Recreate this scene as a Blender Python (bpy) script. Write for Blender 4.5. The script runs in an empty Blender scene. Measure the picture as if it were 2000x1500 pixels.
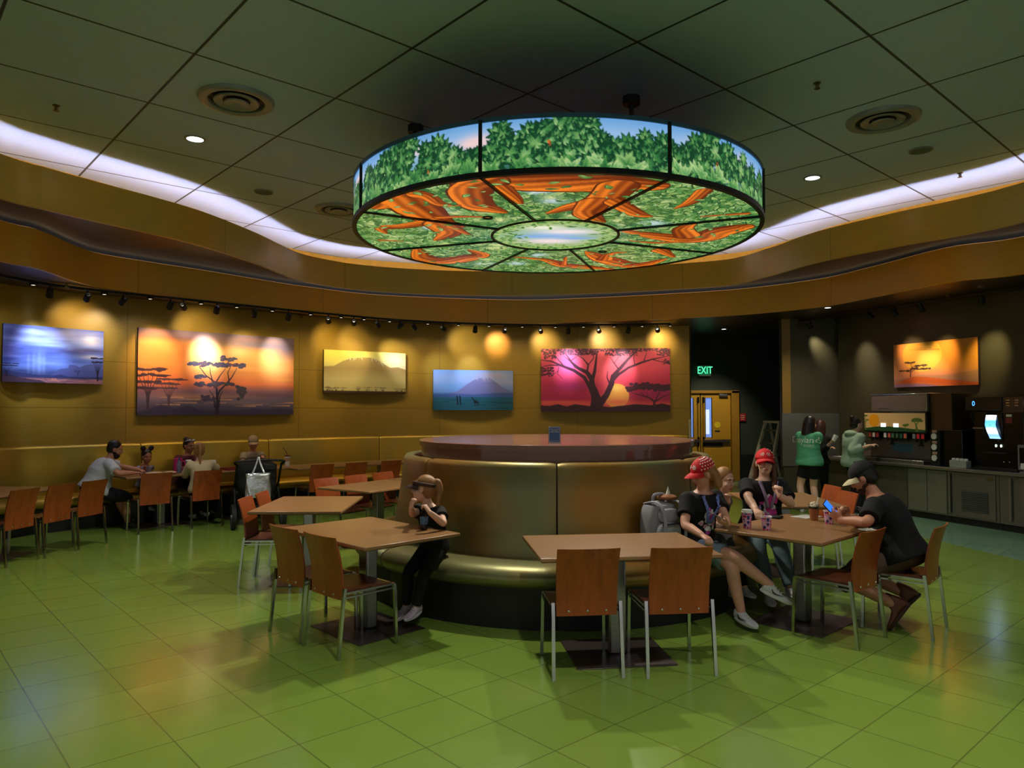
import bpy, bmesh, math, random
import numpy as np
from mathutils import Vector, Matrix
from mathutils.bvhtree import BVHTree

# ------------------------------------------------------------------ camera, world, exposure
S = bpy.context.scene
COL = S.collection
PI = math.pi
F, TH, CH = 1424.0, math.atan(50/1424.0), 1.69
cam_d = bpy.data.cameras.new('camera'); cam = bpy.data.objects.new('camera', cam_d); COL.objects.link(cam)
cam_d.sensor_width = 36; cam_d.lens = F*36/2000; cam_d.clip_end = 100; cam_d.clip_start = .05
cam.location = (0, 0, CH); cam.rotation_euler = (PI/2+TH, 0, 0)
S.camera = cam
S.view_settings.view_transform = 'Standard'; S.view_settings.look = 'None'
S.view_settings.exposure = 0.0; S.view_settings.gamma = 1; S.view_settings.use_curve_mapping = False
S.cycles.use_denoising = True
S.cycles.max_bounces = 6; S.cycles.diffuse_bounces = 3; S.cycles.glossy_bounces = 3
S.cycles.transmission_bounces = 4; S.cycles.transparent_max_bounces = 6
S.cycles.sample_clamp_indirect = 4; S.cycles.caustics_reflective = False; S.cycles.caustics_refractive = False
S.cycles.use_light_tree = True
W_ = bpy.data.worlds.new('world'); S.world = W_; W_.use_nodes = True
W_.node_tree.nodes['Background'].inputs[0].default_value = (.95, .92, .93, 1)
W_.node_tree.nodes['Background'].inputs[1].default_value = 0.46

LAMP_E = 1.0
def lamp(name, kind, loc, energy, color=(1, 1, 1), target=None, parent=None, size=.05, spot=60, blend=.6):
    L = bpy.data.lights.new(name, kind); L.energy = energy; L.color = color
    if kind in ('POINT', 'SPOT'): L.shadow_soft_size = size
    if kind == 'AREA': L.size = size
    if kind == 'SPOT': L.spot_size = math.radians(spot); L.spot_blend = blend
    o = bpy.data.objects.new(name, L); COL.objects.link(o); o.location = loc
    if target is not None:
        d = Vector(target)-Vector(loc); o.rotation_euler = d.to_track_quat('-Z', 'Y').to_euler()
    if parent is not None:
        o.parent = parent; o.matrix_parent_inverse = Matrix.Translation(-parent.location)
    return o

# ------------------------------------------------------------------ geometry helpers
def ray(x, y):
    dx, dz = (x-1000)/F, -(y-750)/F
    c, s = math.cos(TH), math.sin(TH)
    return Vector((dx, c-dz*s, s+dz*c))
def PZ(x, y, z):
    d = ray(x, y); t = (z-CH)/d.z; return Vector((d.x*t, d.y*t, z))
def P(x, y, Y):
    d = ray(x, y); t = Y/d.y; return Vector((d.x*t, Y, CH+d.z*t))
def lin(c):
    c = np.asarray(c, dtype=np.float64)/255.0
    return np.where(c <= .04045, c/12.92, ((c+.055)/1.055)**2.4)
def C(r, g, b): return tuple(float(x) for x in lin((r, g, b)))+(1.0,)

def catmull(pts, n=6, closed=False):
    pts = [Vector(p) for p in pts]; out = []
    m = len(pts)
    for i in range(m if closed else m-1):
        if closed: a, b, c, d = pts[i-1], pts[i], pts[(i+1) % m], pts[(i+2) % m]
        else: a, b, c, d = pts[max(i-1, 0)], pts[i], pts[i+1], pts[min(i+2, m-1)]
        for k in range(n):
            t = k/n
            out.append(.5*((2*b)+(c-a)*t+(2*a-5*b+4*c-d)*t*t+(3*b-a-3*c+d)*t**3))
    if not closed: out.append(pts[-1].copy())
    return out

class MB:
    def __init__(s): s.v = []; s.f = []
    def add(s, vs, fs):
        o = len(s.v); s.v += [Vector(v) for v in vs]; s.f += [tuple(i+o for i in f) for f in fs]; return s
    def box(s, c, d, rz=0, M=None):
        cx, cy, cz = c; x, y, z = d[0]/2, d[1]/2, d[2]/2
        R = M or Matrix.Rotation(rz, 3, 'Z')
        vs = [R @ Vector((i*x, j*y, k*z))+Vector(c) for i in (-1, 1) for j in (-1, 1) for k in (-1, 1)]
        return s.add(vs, [(0, 1, 3, 2), (4, 6, 7, 5), (0, 4, 5, 1), (2, 3, 7, 6), (0, 2, 6, 4), (1, 5, 7, 3)])
    def loft(s, rings, cap=True, closed=False):
        n = len(rings[0]); vs = [p for r in rings for p in r]; fs = []
        m = len(rings)
        for i in range(m if closed else m-1):
            j = (i+1) % m
            for k in range(n):
                l = (k+1) % n; fs.append((i*n+k, i*n+l, j*n+l, j*n+k))
        if cap and not closed: fs += [tuple(range(n))[::-1], tuple((m-1)*n+k for k in range(n))]
        return s.add(vs, fs)
    def tube(s, pts, r, n=10, cap=True, up=None, sq=1.0, closed=False, rot=0):
        pts = [Vector(p) for p in pts]; m = len(pts)
        rs = r if isinstance(r, (list, tuple)) else [r]*m
        rings = []; N = None
        for i, p in enumerate(pts):
            if closed: t = (pts[(i+1) % m]-pts[i-1])
            else: t = pts[min(i+1, m-1)]-pts[max(i-1, 0)]
            if t.length < 1e-9: t = Vector((0, 0, 1))
            t.normalize()
            if N is None:
                N = Vector(up) if up else (Vector((0, 0, 1)) if abs(t.z) < .9 else Vector((0, 1, 0)))
            N = N-t*N.dot(t)
            if N.length < 1e-6: N = t.orthogonal()
            N.normalize(); B = t.cross(N)
            rings.append([p+(N*math.cos(a)*sq+B*math.sin(a))*rs[i] for a in [2*PI*k/n+rot for k in range(n)]])
        return s.loft(rings, cap, closed)
    def sqtube(s, pts, w, cap=True): return s.tube(pts, w/2*math.sqrt(2), 4, cap, rot=PI/4)
    def ell(s, c, r, seg=14, ring=9, M=None):
        if not isinstance(r, (tuple, list)): r = (r, r, r)
        vs = [Vector((0, 0, r[2]))]; c = Vector(c)
        for i in range(1, ring):
            a = PI*i/ring
            for k in range(seg):
                b = 2*PI*k/seg; vs.append(Vector((r[0]*math.sin(a)*math.cos(b), r[1]*math.sin(a)*math.sin(b), r[2]*math.cos(a))))
        vs.append(Vector((0, 0, -r[2]))); L = len(vs)-1
        if M is not None: vs = [M @ v for v in vs]
        vs = [v+c for v in vs]; fs = []
        for k in range(seg):
            l = (k+1) % seg; fs.append((0, 1+k, 1+l)); o = 1+(ring-2)*seg; fs.append((L, o+l, o+k))
            for i in range(ring-2):
                a = 1+i*seg; fs.append((a+k, a+seg+k, a+seg+l, a+l))
        return s.add(vs, fs)
    def lathe(s, prof, n=24, c=(0, 0, 0), M=None, close=False):
        c = Vector(c); rings = []
        for r, z in prof:
            rg = [Vector((max(r, 1e-4)*math.cos(2*PI*k/n), max(r, 1e-4)*math.sin(2*PI*k/n), z)) for k in range(n)]
            if M is not None: rg = [M @ v for v in rg]
            rings.append([v+c for v in rg])
        return s.loft(rings, cap=not close, closed=close)
    def prism(s, poly, z0, z1):
        n = len(poly); vs = [(p[0], p[1], z0) for p in poly]+[(p[0], p[1], z1) for p in poly]
        return s.add(vs, [tuple(range(n))[::-1], tuple(range(n, 2*n))]+[(i, (i+1) % n, (i+1) % n+n, i+n) for i in range(n)])
    def strip(s, prof_rows, closed_prof=False):
        n = len(prof_rows[0]); vs = [p for r in prof_rows for p in r]; fs = []
        for i in range(len(prof_rows)-1):
            for k in range(n if closed_prof else n-1):
                l = (k+1) % n; fs.append((i*n+k, i*n+l, (i+1)*n+l, (i+1)*n+k))
        if closed_prof: fs += [tuple(range(n))[::-1], tuple((len(prof_rows)-1)*n+k for k in range(n))]
        return s.add(vs, fs)
    def xf(s, M, i0=0):
        s.v = s.v[:i0]+[M @ v for v in s.v[i0:]]; return s
    def mesh(s, name, mat=None, sharp=38, fixn=True):
        me = bpy.data.meshes.new(name); me.from_pydata([tuple(v) for v in s.v], [], s.f); me.validate()
        if fixn:
            bm = bmesh.new(); bm.from_mesh(me); bmesh.ops.recalc_face_normals(bm, faces=bm.faces); bm.to_mesh(me); bm.free()
        me.shade_smooth()
        if sharp: me.set_sharp_from_angle(angle=math.radians(sharp))
        if mat: me.materials.append(mat)
        return me
    def obj(s, name, mat=None, parent=None, bevel=0, sharp=38, at=None, fixn=True, seg=2):
        off = Vector(at) if at is not None else None
        if off is not None: s.v = [v-off for v in s.v]
        o = link(name, s.mesh(name, mat, sharp, fixn), parent)
        if off is not None and parent is None: o.location = off
        if bevel:
            b = o.modifiers.new('bevel', 'BEVEL'); b.width = bevel; b.segments = seg; b.limit_method = 'ANGLE'; b.angle_limit = math.radians(40)
        return o
def link(name, data, parent=None):
    o = bpy.data.objects.new(name, data); COL.objects.link(o)
    if parent is not None: o.parent = parent
    return o
def thing(name, label, cat, loc=(0, 0, 0), rz=0, group=None):
    o = bpy.data.objects.new(name, None); COL.objects.link(o); o.empty_display_size = .1
    o.location = loc; o.rotation_euler = (0, 0, rz)
    return tag(o, label, cat, group)
def tag(o, label, cat, group=None):
    o['label'] = label; o['category'] = cat
    if group: o['group'] = group
    return o
def struct(o): o['kind'] = 'structure'; return o
def dup(o, loc, rz, label, group=None):
    r = o.copy(); COL.objects.link(r); r.location = loc; r.rotation_euler = (0, 0, rz); r['label'] = label
    if group: r['group'] = group
    for ch in list(o.children):
        c = ch.copy(); COL.objects.link(c); c.parent = r
        for g in list(ch.children):
            d = g.copy(); COL.objects.link(d); d.parent = c
    return r
def remesh(o, voxel, smooth=4, fac=.5):
    m = o.modifiers.new('r', 'REMESH'); m.mode = 'VOXEL'; m.voxel_size = voxel; m.use_smooth_shade = True
    if smooth:
        q = o.modifiers.new('s', 'SMOOTH'); q.iterations = smooth; q.factor = fac
    dg = bpy.context.evaluated_depsgraph_get(); dg.update()
    me = bpy.data.meshes.new_from_object(o.evaluated_get(dg)); mats = list(o.data.materials)
    o.modifiers.clear(); old = o.data; me.name = old.name; o.data = me; me.materials.clear()
    for k in mats: me.materials.append(k)
    me.shade_smooth(); bpy.data.meshes.remove(old)
    return o

# ------------------------------------------------------------------ materials
def nodes(m):
    m.use_nodes = True; nt = m.node_tree; return nt, nt.nodes, nt.links, nt.nodes['Principled BSDF']
def M(name, col, rough=.5, metal=0.0, var=.08, vs=8.0, bump=0.0, bs=60.0, stretch=(1, 1, 1), emit=0, coat=0, spec=.5, trans=0, ior=1.45, alpha=1, col2=None):
    m = bpy.data.materials.new(name); nt, N, L, B = nodes(m)
    B.inputs['Roughness'].default_value = rough; B.inputs['Metallic'].default_value = metal
    B.inputs['Specular IOR Level'].default_value = spec; B.inputs['Coat Weight'].default_value = coat
    B.inputs['Transmission Weight'].default_value = trans; B.inputs['IOR'].default_value = ior; B.inputs['Alpha'].default_value = alpha
    tc = N.new('ShaderNodeTexCoord'); mp = N.new('ShaderNodeMapping'); mp.inputs['Scale'].default_value = stretch
    L.new(tc.outputs['Object'], mp.inputs[0])
    nz = N.new('ShaderNodeTexNoise'); nz.inputs['Scale'].default_value = vs; nz.inputs['Detail'].default_value = 4; L.new(mp.outputs[0], nz.inputs[0])
    mx = N.new('ShaderNodeMix'); mx.data_type = 'RGBA'
    c1 = tuple(x*(1-var) for x in col[:3])+(1,); c2 = tuple(min(1, x*(1+var)) for x in (col2 or col)[:3])+(1,)
    mx.inputs[6].default_value = c1; mx.inputs[7].default_value = c2
    rp = N.new('ShaderNodeMapRange'); rp.inputs[1].default_value = .3; rp.inputs[2].default_value = .7
    L.new(nz.outputs[0], rp.inputs[0]); L.new(rp.outputs[0], mx.inputs[0]); L.new(mx.outputs[2], B.inputs['Base Color'])
    if emit:
        L.new(mx.outputs[2], B.inputs['Emission Color']); B.inputs['Emission Strength'].default_value = emit
    if bump:
        n2 = N.new('ShaderNodeTexNoise'); n2.inputs['Scale'].default_value = bs; n2.inputs['Detail'].default_value = 3; L.new(mp.outputs[0], n2.inputs[0])
        bp = N.new('ShaderNodeBump'); bp.inputs['Strength'].default_value = bump; bp.inputs['Distance'].default_value = .01
        L.new(n2.outputs[0], bp.inputs['Height']); L.new(bp.outputs[0], B.inputs['Normal'])
    return m
def Mattr(name, rough=.5, emit=0, coat=0, base=True):
    m = bpy.data.materials.new(name); nt, N, L, B = nodes(m); a = N.new('ShaderNodeAttribute'); a.attribute_name = 'Col'
    B.inputs['Roughness'].default_value = rough; B.inputs['Coat Weight'].default_value = coat
    if base: L.new(a.outputs[0], B.inputs['Base Color'])
    else: B.inputs['Base Color'].default_value = (.02, .02, .02, 1)
    if emit: L.new(a.outputs[0], B.inputs['Emission Color']); B.inputs['Emission Strength'].default_value = emit
    return m
def gridmat(name, base, line, cell, ang, org, lw, rough, var, extra=None, bump=0, metal=0, spec=.5):
    """flat panels or tiles with thin joints, in world x-y turned by ang"""
    m = bpy.data.materials.new(name); nt, N, L, B = nodes(m)
    g = N.new('ShaderNodeNewGeometry'); mp = N.new('ShaderNodeMapping'); mp.vector_type = 'TEXTURE'
    mp.inputs['Location'].default_value = (org[0], org[1], 0); mp.inputs['Rotation'].default_value = (0, 0, ang); mp.inputs['Scale'].default_value = (cell, cell, 1)
    L.new(g.outputs['Position'], mp.inputs[0]); sp = N.new('ShaderNodeSeparateXYZ'); L.new(mp.outputs[0], sp.inputs[0])
    def mth(op, a, b=None, c=None):
        n = N.new('ShaderNodeMath'); n.operation = op
        for i, v in enumerate((a, b, c)):
            if v is None: continue
            if isinstance(v, (int, float)): n.inputs[i].default_value = v
            else: L.new(v, n.inputs[i])
        return n.outputs[0]
    ds = []
    for ax in (0, 1):
        f = mth('FRACT', sp.outputs[ax]); d = mth('ABSOLUTE', mth('SUBTRACT', f, .5)); ds.append(mth('SUBTRACT', .5, d))
    d = mth('MINIMUM', ds[0], ds[1])
    rp = N.new('ShaderNodeMapRange'); rp.interpolation_type = 'SMOOTHSTEP'; L.new(d, rp.inputs[0])
    rp.inputs[1].default_value = lw/cell*.5; rp.inputs[2].default_value = lw/cell*1.1
    # each tile its own tone
    fl = N.new('ShaderNodeVectorMath'); fl.operation = 'FLOOR'; L.new(mp.outputs[0], fl.inputs[0])
    wn = N.new('ShaderNodeTexWhiteNoise'); wn.noise_dimensions = '2D'; L.new(fl.outputs[0], wn.inputs[0])
    n1 = N.new('ShaderNodeTexNoise'); n1.inputs['Scale'].default_value = 5; n1.inputs['Detail'].default_value = 6; L.new(g.outputs['Position'], n1.inputs[0])
    k = mth('ADD', mth('MULTIPLY', wn.outputs[0], var), mth('MULTIPLY', n1.outputs[0], var*1.5))
    k = mth('ADD', k, 1-var*1.25)
    cm = N.new('ShaderNodeMix'); cm.data_type = 'RGBA'; cm.inputs[6].default_value = base; cm.inputs[7].default_value = base
    if extra: extra(N, L, mth, g, cm)
    sc = N.new('ShaderNodeVectorMath'); sc.operation = 'SCALE'; L.new(cm.outputs[2], sc.inputs[0]); L.new(k, sc.inputs[3])
    mx = N.new('ShaderNodeMix'); mx.data_type = 'RGBA'; L.new(rp.outputs[0], mx.inputs[0]); mx.inputs[6].default_value = line; L.new(sc.outputs[0], mx.inputs[7])
    L.new(mx.outputs[2], B.inputs['Base Color'])
    B.inputs['Roughness'].default_value = rough; B.inputs['Metallic'].default_value = metal; B.inputs['Specular IOR Level'].default_value = spec
    if bump:
        mp2 = N.new('ShaderNodeMapping'); mp2.inputs['Scale'].default_value = (3, 9, 1); mp2.inputs['Rotation'].default_value = (0, 0, .25); L.new(g.outputs['Position'], mp2.inputs[0])
        n2 = N.new('ShaderNodeTexNoise'); n2.inputs['Scale'].default_value = 3.5; n2.inputs['Detail'].default_value = 4; L.new(mp2.outputs[0], n2.inputs[0])
        bp = N.new('ShaderNodeBump'); bp.inputs['Strength'].default_value = bump; bp.inputs['Distance'].default_value = .01
        L.new(n2.outputs[0], bp.inputs['Height']); L.new(bp.outputs[0], B.inputs['Normal'])
    return m

# ------------------------------------------------------------------ painting on a canvas (numpy), shown as vertex colours on a fine grid
class Canvas:
    def __init__(s, w, h, col=(128, 128, 128), ss=2):
        s.ss = ss; s.w = w*ss; s.h = h*ss; s.a = np.empty((s.h, s.w, 3)); s.a[:] = col; s.asp = s.w/s.h
        s.Y, s.X = np.mgrid[0:s.h, 0:s.w]; s.U = (s.X+.5)/s.w; s.V = (s.Y+.5)/s.h      # V runs downwards
    def vgrad(s, stops):
        vs = [q[0] for q in stops]
        for c in range(3): s.a[..., c] = np.interp(s.V, vs, [q[1][c] for q in stops])
    def box(s, x0, y0, x1, y1):
        return (max(0, int(math.floor(y0*s.h))), min(s.h, int(math.ceil(y1*s.h))+1), max(0, int(math.floor(x0*s.w))), min(s.w, int(math.ceil(x1*s.w))+1))
    def blend(s, sl, m, col, op=1.0):
        if m.size == 0: return
        m = (m*op)[..., None]; r = s.a[sl]; r += (np.asarray(col, float)-r)*m
    def glow(s, u, v, ru, rv, col, op=1.0, p=1.0):
        d = ((s.U-u)/ru)**2+((s.V-v)/rv)**2; s.blend(np.s_[:, :], np.exp(-d*p), col, op)
    def ell(s, u, v, ru, rv, col, op=1.0, soft=0.0):
        y0, y1, x0, x1 = s.box(u-ru*1.2, v-rv*1.2, u+ru*1.2, v+rv*1.2)
        d = np.sqrt(((s.U[y0:y1, x0:x1]-u)/ru)**2+((s.V[y0:y1, x0:x1]-v)/rv)**2)
        s.blend(np.s_[y0:y1, x0:x1], np.clip((1-d)/max(soft, 1e-3)+(0 if soft else .5), 0, 1) if soft else (d < 1)*1.0, col, op)
    def poly(s, pts, col, op=1.0):
        pts = np.asarray(pts, float); y0, y1, x0, x1 = s.box(pts[:, 0].min(), pts[:, 1].min(), pts[:, 0].max(), pts[:, 1].max())
        if y1 <= y0 or x1 <= x0: return
        u = s.U[y0:y1, x0:x1]; v = s.V[y0:y1, x0:x1]; ins = np.zeros(u.shape, bool)
        n = len(pts)
        for i in range(n):
            ax, ay = pts[i]; bx, by = pts[(i+1) % n]
            if ay == by: continue
            c = (ay > v) != (by > v); ins ^= c & (u < (bx-ax)*(v-ay)/(by-ay)+ax)
        s.blend(np.s_[y0:y1, x0:x1], ins*1.0, col, op)
    def below(s, us, vs, col, op=1.0, fade=0):
        h = np.interp((np.arange(s.w)+.5)/s.w, us, vs)[None, :]
        m = np.clip((s.V-h)/fade, 0, 1) if fade else (s.V > h)*1.0
        s.blend(np.s_[:, :], m, col, op)
    def stroke(s, pts, ws, col, op=1.0, shade=None):
        """pts in u,v ; widths as a fraction of the height"""
        A = s.asp
        if not isinstance(ws, (list, tuple)): ws = [ws]*len(pts)
        for (p, q, a, b) in zip(pts[:-1], pts[1:], ws[:-1], ws[1:]):
            r = max(a, b); y0, y1, x0, x1 = s.box(min(p[0], q[0])-r/A, min(p[1], q[1])-r, max(p[0], q[0])+r/A, max(p[1], q[1])+r)
            if y1 <= y0 or x1 <= x0: continue
            X = s.U[y0:y1, x0:x1]*A; Y = s.V[y0:y1, x0:x1]; px, py, qx, qy = p[0]*A, p[1], q[0]*A, q[1]
            L2 = (qx-px)**2+(qy-py)**2+1e-12; t = np.clip(((X-px)*(qx-px)+(Y-py)*(qy-py))/L2, 0, 1)
            dx, dy = X-px-t*(qx-px), Y-py-t*(qy-py); w = (a+(b-a)*t)/2
            d = np.sqrt(dx*dx+dy*dy); m = (d < w)*1.0
            if shade is None: s.blend(np.s_[y0:y1, x0:x1], m, col, op)
            else:
                side = ((qx-px)*dy-(qy-py)*dx)/math.sqrt(L2)/np.maximum(w, 1e-6)
                k = np.clip(.5+.5*side+.25*np.sin(t*3+side*9+px*40), 0, 1)[..., None]
                cc = np.asarray(col, float)*(1-k)+np.asarray(shade, float)*k; r0 = s.a[y0:y1, x0:x1]; r0 += (cc-r0)*(m*op)[..., None]
    def leaf(s, u, v, ang, L, w, c0, c1, vein=None):
        A = s.asp; ca, sa = math.cos(ang), math.sin(ang); R = L
        y0, y1, x0, x1 = s.box(min(u, u+ca*L/A)-w/A, min(v, v+sa*L)-w, max(u, u+ca*L/A)+w/A, max(v, v+sa*L)+w)
        if y1 <= y0 or x1 <= x0: return
        X = (s.U[y0:y1, x0:x1]-u)*A; Y = s.V[y0:y1, x0:x1]-v
        a = (X*ca+Y*sa)/L; b = (-X*sa+Y*ca)
        hw = w/2*np.sin(PI*np.clip(a, 0, 1)**.75); m = ((np.abs(b) < hw) & (a > 0) & (a < 1))*1.0
        k = np.clip(a*.75+np.abs(b)/np.maximum(hw, 1e-6)*.35, 0, 1)[..., None]
        cc = np.asarray(c0, float)*(1-k)+np.asarray(c1, float)*k
        r = s.a[y0:y1, x0:x1]; r += (cc-r)*m[..., None]
        if vein is not None: s.blend(np.s_[y0:y1, x0:x1], m*(np.abs(b) < w*.05), vein, .6)
    def noise(s, rng, n, amp, su=.2, sv=.05):
        for _ in range(n):
            u, v = rng.random(), rng.random(); k = rng.uniform(-amp, amp)
            d = ((s.U-u)/(su*rng.uniform(.4, 1.4)))**2+((s.V-v)/(sv*rng.uniform(.4, 1.4)))**2
            s.a += (k*np.exp(-d))[..., None]
    def done(s):
        a = s.a.reshape(s.h//s.ss, s.ss, s.w//s.ss, s.ss, 3).mean((1, 3)); return lin(np.clip(a, 0, 255))
def colour(me, arr):
    at = me.color_attributes.new('Col', 'FLOAT_COLOR', 'POINT')
    a = np.ones((len(arr), 4), np.float32); a[:, :3] = arr; at.data.foreach_set('color', a.ravel())
def grid_obj(name, pts, arr, mat, parent=None, mask=None, face=None):
    """pts (h,w,3) positions, arr (h,w,3) linear colours, optional boolean (h-1,w-1) face mask"""
    h, w = pts.shape[:2]; idx = np.arange(h*w).reshape(h, w)
    q = np.stack([idx[:-1, :-1], idx[1:, :-1], idx[1:, 1:], idx[:-1, 1:]], -1)
    q = q[mask] if mask is not None else q.reshape(-1, 4)
    use = np.unique(q); mp = np.full(h*w, -1); mp[use] = np.arange(len(use)); q = mp[q]
    v = pts.reshape(-1, 3)[use]; c = arr.reshape(-1, 3)[use]
    me = bpy.data.meshes.new(name); me.vertices.add(len(v)); me.vertices.foreach_set('co', v.astype(np.float32).ravel())
    me.loops.add(q.size); me.loops.foreach_set('vertex_index', q.astype(np.int32).ravel())
    me.polygons.add(len(q)); me.polygons.foreach_set('loop_start', np.arange(0, q.size, 4, dtype=np.int32))
    me.update(calc_edges=True); me.validate(); colour(me, c); me.shade_smooth(); me.materials.append(mat)
    return link(name, me, parent)
def text_mb(s, size, extr=.0, align='CENTER', sx=1.0):
    cu = bpy.data.curves.new('t', 'FONT'); cu.body = s; cu.size = size; cu.align_x = align; cu.align_y = 'CENTER'; cu.extrude = extr; cu.resolution_u = 3
    o = bpy.data.objects.new('t', cu); COL.objects.link(o); dg = bpy.context.evaluated_depsgraph_get(); dg.update()
    me = bpy.data.meshes.new_from_object(o.evaluated_get(dg)); b = MB()
    b.add([Vector((v.co.x*sx, v.co.y, v.co.z)) for v in me.vertices], [tuple(p.vertices) for p in me.polygons])
    bpy.data.objects.remove(o); bpy.data.curves.remove(cu); bpy.data.meshes.remove(me)
    return b
# ------------------------------------------------------------------ layout constants
CX, CY = 0.45, 7.57                # centre of the round seat and of the lamp above it
ZC, ZA0, ZA1, ZB0, ZB1 = 4.75, 3.95, 4.43, 3.42, 3.90
ANG = math.radians(41.9)
def radial(p, o):
    d = Vector((p[0]-CX, p[1]-CY)); d.normalize(); return Vector((p[0]+d.x*o, p[1]+d.y*o))
def curve2(pts, n=8): return [Vector((p.x, p.y)) for p in catmull([Vector((p[0], p[1], 0)) for p in pts], n)]
A_PX = [(0, 387), (100, 412), (200, 435), (300, 457), (400, 482), (500, 515), (550, 535), (600, 551), (700, 566), (850, 575), (1000, 577), (1150, 573), (1300, 566), (1425, 557), (1500, 540), (1600, 512), (1750, 482), (1875, 460), (2000, 433)]
B_PX = [(0, 510), (75, 525), (150, 550), (200, 562), (300, 575), (400, 587), (500, 600), (600, 612), (750, 625), (1000, 632), (1150, 629), (1300, 623), (1450, 615), (1600, 600), (1700, 582), (1850, 552), (2000, 535)]
W_PX = [(0, 553), (75, 563), (150, 572), (270, 584), (400, 597), (520, 609), (640, 620), (800, 632), (1000, 639), (1200, 638.5), (1346, 636)]
CA = curve2([(-4.6, 1.0), (-5.3, 4.2), (-5.65, 6.4)]+[PZ(x, y, ZA0) for x, y in A_PX]+[(6.5, 7.2), (6.5, 5.0), (6.0, 1.5)])
CB = curve2([(-5.6, 1.0), (-6.1, 4.6), (-6.15, 6.6)]+[PZ(x, y, ZB0) for x, y in B_PX]+[(7.0, 7.4), (7.2, 5.0), (7.0, 1.5)])
CW = curve2([(-7.6, 3.0), (-7.65, 5.6), (-7.45, 7.9)]+[PZ(x, y, ZB0) for x, y in W_PX])
def on_curve(px, crv, off=0.0):
    """where the vertical plane through photo column px meets a plan curve (moved radially by off)"""
    k = (px-1000)/F; q = [radial(p, off) if off else p for p in crv]
    for a, b in zip(q[:-1], q[1:]):
        fa, fb = a.x-k*a.y, b.x-k*b.y
        if fa*fb <= 0 and a.y > 1:
            t = fa/(fa-fb) if fa != fb else 0; return a.lerp(b, t)
    return None

# ------------------------------------------------------------------ materials
def goldwall(name, base, joint_z=(), arc=None, rough=.42, metal=.15, patch=None, coat=0):
    m = bpy.data.materials.new(name); nt, N, L, B = nodes(m)
    g = N.new('ShaderNodeNewGeometry'); sp = N.new('ShaderNodeSeparateXYZ'); L.new(g.outputs['Position'], sp.inputs[0])
    def mth(op, a, b=None):
        n = N.new('ShaderNodeMath'); n.operation = op
        for i, v in enumerate((a, b)):
            if v is None: continue
            if isinstance(v, (int, float)): n.inputs[i].default_value = v
            else: L.new(v, n.inputs[i])
        return n.outputs[0]
    m1_ = N.new('ShaderNodeMapping'); m1_.inputs['Scale'].default_value = (1, 1, .06); L.new(g.outputs['Position'], m1_.inputs[0]); n1 = N.new('ShaderNodeTexNoise'); n1.inputs['Scale'].default_value = .55; n1.inputs['Detail'].default_value = 1.5; L.new(m1_.outputs[0], n1.inputs[0])
    mp = N.new('ShaderNodeMapping'); mp.inputs['Scale'].default_value = (1, 1, 14); L.new(g.outputs['Position'], mp.inputs[0])
    n2 = N.new('ShaderNodeTexNoise'); n2.inputs['Scale'].default_value = 6; n2.inputs['Detail'].default_value = 5; L.new(mp.outputs[0], n2.inputs[0])
    mx = N.new('ShaderNodeMix'); mx.data_type = 'RGBA'; mx.inputs[6].default_value = base; mx.inputs[7].default_value = patch or tuple(x*.8 for x in base[:3])+(1,)
    rp = N.new('ShaderNodeMapRange'); rp.inputs[1].default_value = .3; rp.inputs[2].default_value = .7; L.new(n1.outputs[0], rp.inputs[0]); L.new(rp.outputs[0], mx.inputs[0])
    k = mth('ADD', .84, mth('MULTIPLY', n2.outputs[0], .32))
    msk = None
    for z in joint_z:
        t = mth('LESS_THAN', mth('ABSOLUTE', mth('SUBTRACT', sp.outputs[2], z)), .004); msk = t if msk is None else mth('MAXIMUM', msk, t)
    if arc:
        at = N.new('ShaderNodeAttribute'); at.attribute_name = 'arc'
        f = mth('FRACT', mth('DIVIDE', at.outputs['Fac'], arc)); t = mth('LESS_THAN', f, .0028); msk = t if msk is None else mth('MAXIMUM', msk, t)
    if msk is not None: k = mth('MULTIPLY', k, mth('SUBTRACT', 1.0, mth('MULTIPLY', msk, .55)))
    sc = N.new('ShaderNodeVectorMath'); sc.operation = 'SCALE'; L.new(mx.outputs[2], sc.inputs[0]); L.new(k, sc.inputs[3]); L.new(sc.outputs[0], B.inputs['Base Color'])
    B.inputs['Roughness'].default_value = rough; B.inputs['Metallic'].default_value = metal; B.inputs['Coat Weight'].default_value = coat; B.inputs['Coat Roughness'].default_value = .32
    return m
GOLD = goldwall('gold_wall_paint', C(176, 134, 38), (1.72, 2.42), 2.9, patch=C(158, 124, 42))
GOLD2 = goldwall('gold_fascia_paint', C(238, 176, 50), (), 3.3, rough=.36, metal=.2, patch=C(206, 180, 90), coat=.6)
GOLD3 = goldwall('gold_lower_fascia_paint', C(250, 168, 36), (), 3.3, rough=.38, metal=.12, patch=C(224, 170, 60), coat=.4)
GREYW = goldwall('olive_grey_wall_paint', C(118, 112, 86), (2.35,), 2.4, rough=.45, metal=.25, patch=C(104, 100, 74))
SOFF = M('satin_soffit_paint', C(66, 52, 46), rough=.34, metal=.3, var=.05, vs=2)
DARK = M('charcoal_green_paint', C(46, 56, 48), rough=.7, var=.15, vs=2)
WHITECOVE = M('cove_lining', C(200, 160, 60), rough=.6)
def teal(N, L, mth, g, cm):
    sp = N.new('ShaderNodeSeparateXYZ'); L.new(g.outputs['Position'], sp.inputs[0])
    d = mth('GREATER_THAN', mth('ADD', sp.outputs[0], mth('MULTIPLY', mth('SUBTRACT', sp.outputs[1], 8.7), .16)), 5.62)
    d = mth('MULTIPLY', d, mth('LESS_THAN', sp.outputs[1], 20.0)); L.new(d, cm.inputs[0]); cm.inputs[7].default_value = C(112, 150, 118)
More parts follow.
